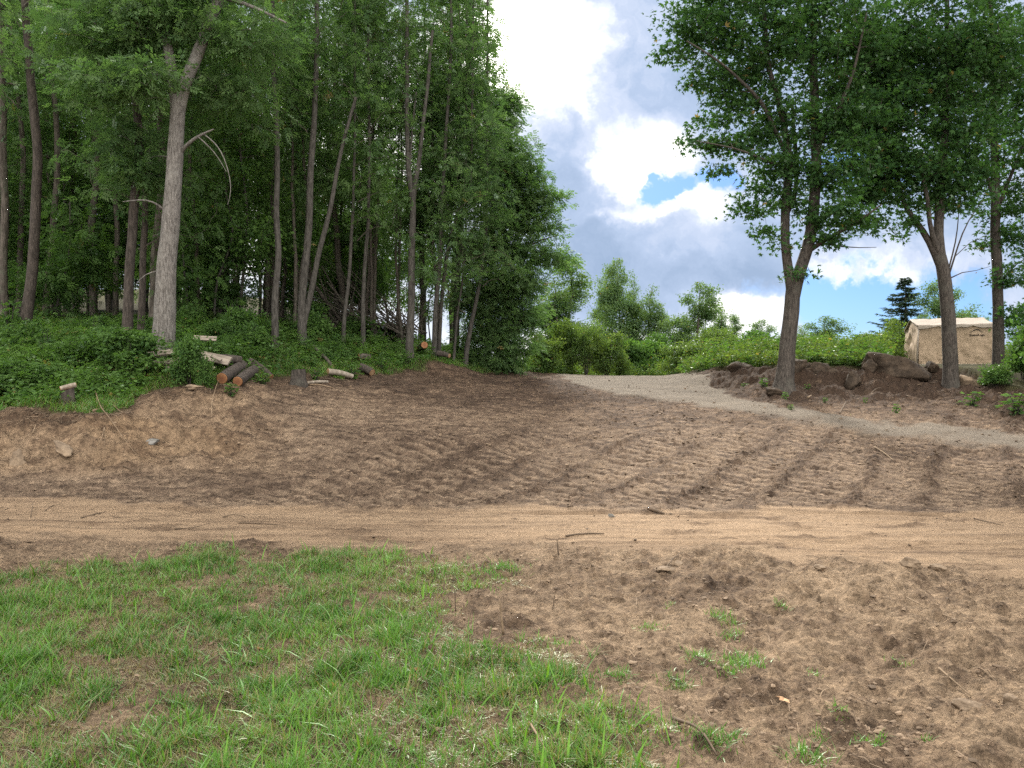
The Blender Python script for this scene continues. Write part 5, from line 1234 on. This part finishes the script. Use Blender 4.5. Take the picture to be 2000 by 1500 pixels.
panel('roof_cover', roof(1), 100, 28, 'roofcanvas'); panel('roof_cover', roof(-1), 60, 20, 'roofcanvas')
g = Geo(); tube(g, [(-.06, .0, hE-.02), (-.065, BD/2, hR+.0), (-.06, BD, hE-.02)], [.025]*3, 8, True); g.obj('roof_rib', M['roofcanvas'], te)
g = Geo(); tube(g, [(-.085, -.05, -.05), (-.05, -.02, hE*.5), (-.005, -.01, hE)], [.03, .03, .03], 8, True); g.obj('corner_post', M['roofcanvas'], te)
g = Geo()
b = np.array([(0.85, .05, -.16), (2.1, .05, -.16), (2.1, .5, -.16), (.85, .5, -.16), (.85, .05, .0), (2.1, .05, .0), (2.1, .5, .0), (.85, .5, .0)])
g.add(b, [np.array([(0, 1, 5, 4), (1, 2, 6, 5), (2, 3, 7, 6), (3, 0, 4, 7), (4, 5, 6, 7), (3, 2, 1, 0)])]); g.obj('base_beam', M['brick'], te, smooth=False)
panel('hem_strip', lambda u_, v_: front(u_, v_*.07)+np.array([0, -.012, 0]), 60, 4, 'roofcanvas')
# printed maker's mark on the front wall
cu = bpy.data.curves.new('mark', 'FONT'); cu.body = 'ShelterLogic'; cu.size = .105; cu.align_x = 'CENTER'; cu.extrude = .002; cu.offset = .0015
to = bpy.data.objects.new('mark', cu); col.objects.link(to); bpy.context.view_layer.update()
me = bpy.data.meshes.new_from_object(to.evaluated_get(bpy.context.evaluated_depsgraph_get())); bpy.data.objects.remove(to)
me.materials.clear(); me.materials.append(M['print'])
def front_at(x_, z_): return front(np.array([x_/BW]), np.array([z_/hE]))[0]
co_ = np.empty(len(me.vertices)*3); me.vertices.foreach_get('co', co_); co_ = co_.reshape(-1, 3)
lx, lz = 1.93, hE-.42
X_ = co_[:, 0]*1.0+lx; Z_ = co_[:, 1]+lz; F = front(X_/BW, Z_/hE); new = np.stack([X_, F[:, 1]-.012-co_[:, 2], Z_], 1)
me.vertices.foreach_set('co', new.ravel()); me.update(); part('lettering', me, te)
g = Geo(); tt = np.linspace(0, 1, 18); ax_ = lx-.02+(tt-.5)*.42; az_ = lz+.12+.10*np.sin(np.pi*tt)
Ff = front(ax_/BW, az_/hE)[:, 1]; hw_ = .006+.022*np.sin(np.pi*tt)
g.add(np.concatenate([np.stack([ax_, Ff-.014, az_-hw_*.3], 1), np.stack([ax_, Ff-.014, az_+hw_], 1)]), [np.array([(k, k+1, k+19, k+18) for k in range(17)])])
o = g.obj('arc_emblem', M['print'], te); md = o.modifiers.new('thickness', 'SOLIDIFY'); md.thickness = .003
print('objects', len(bpy.data.objects))
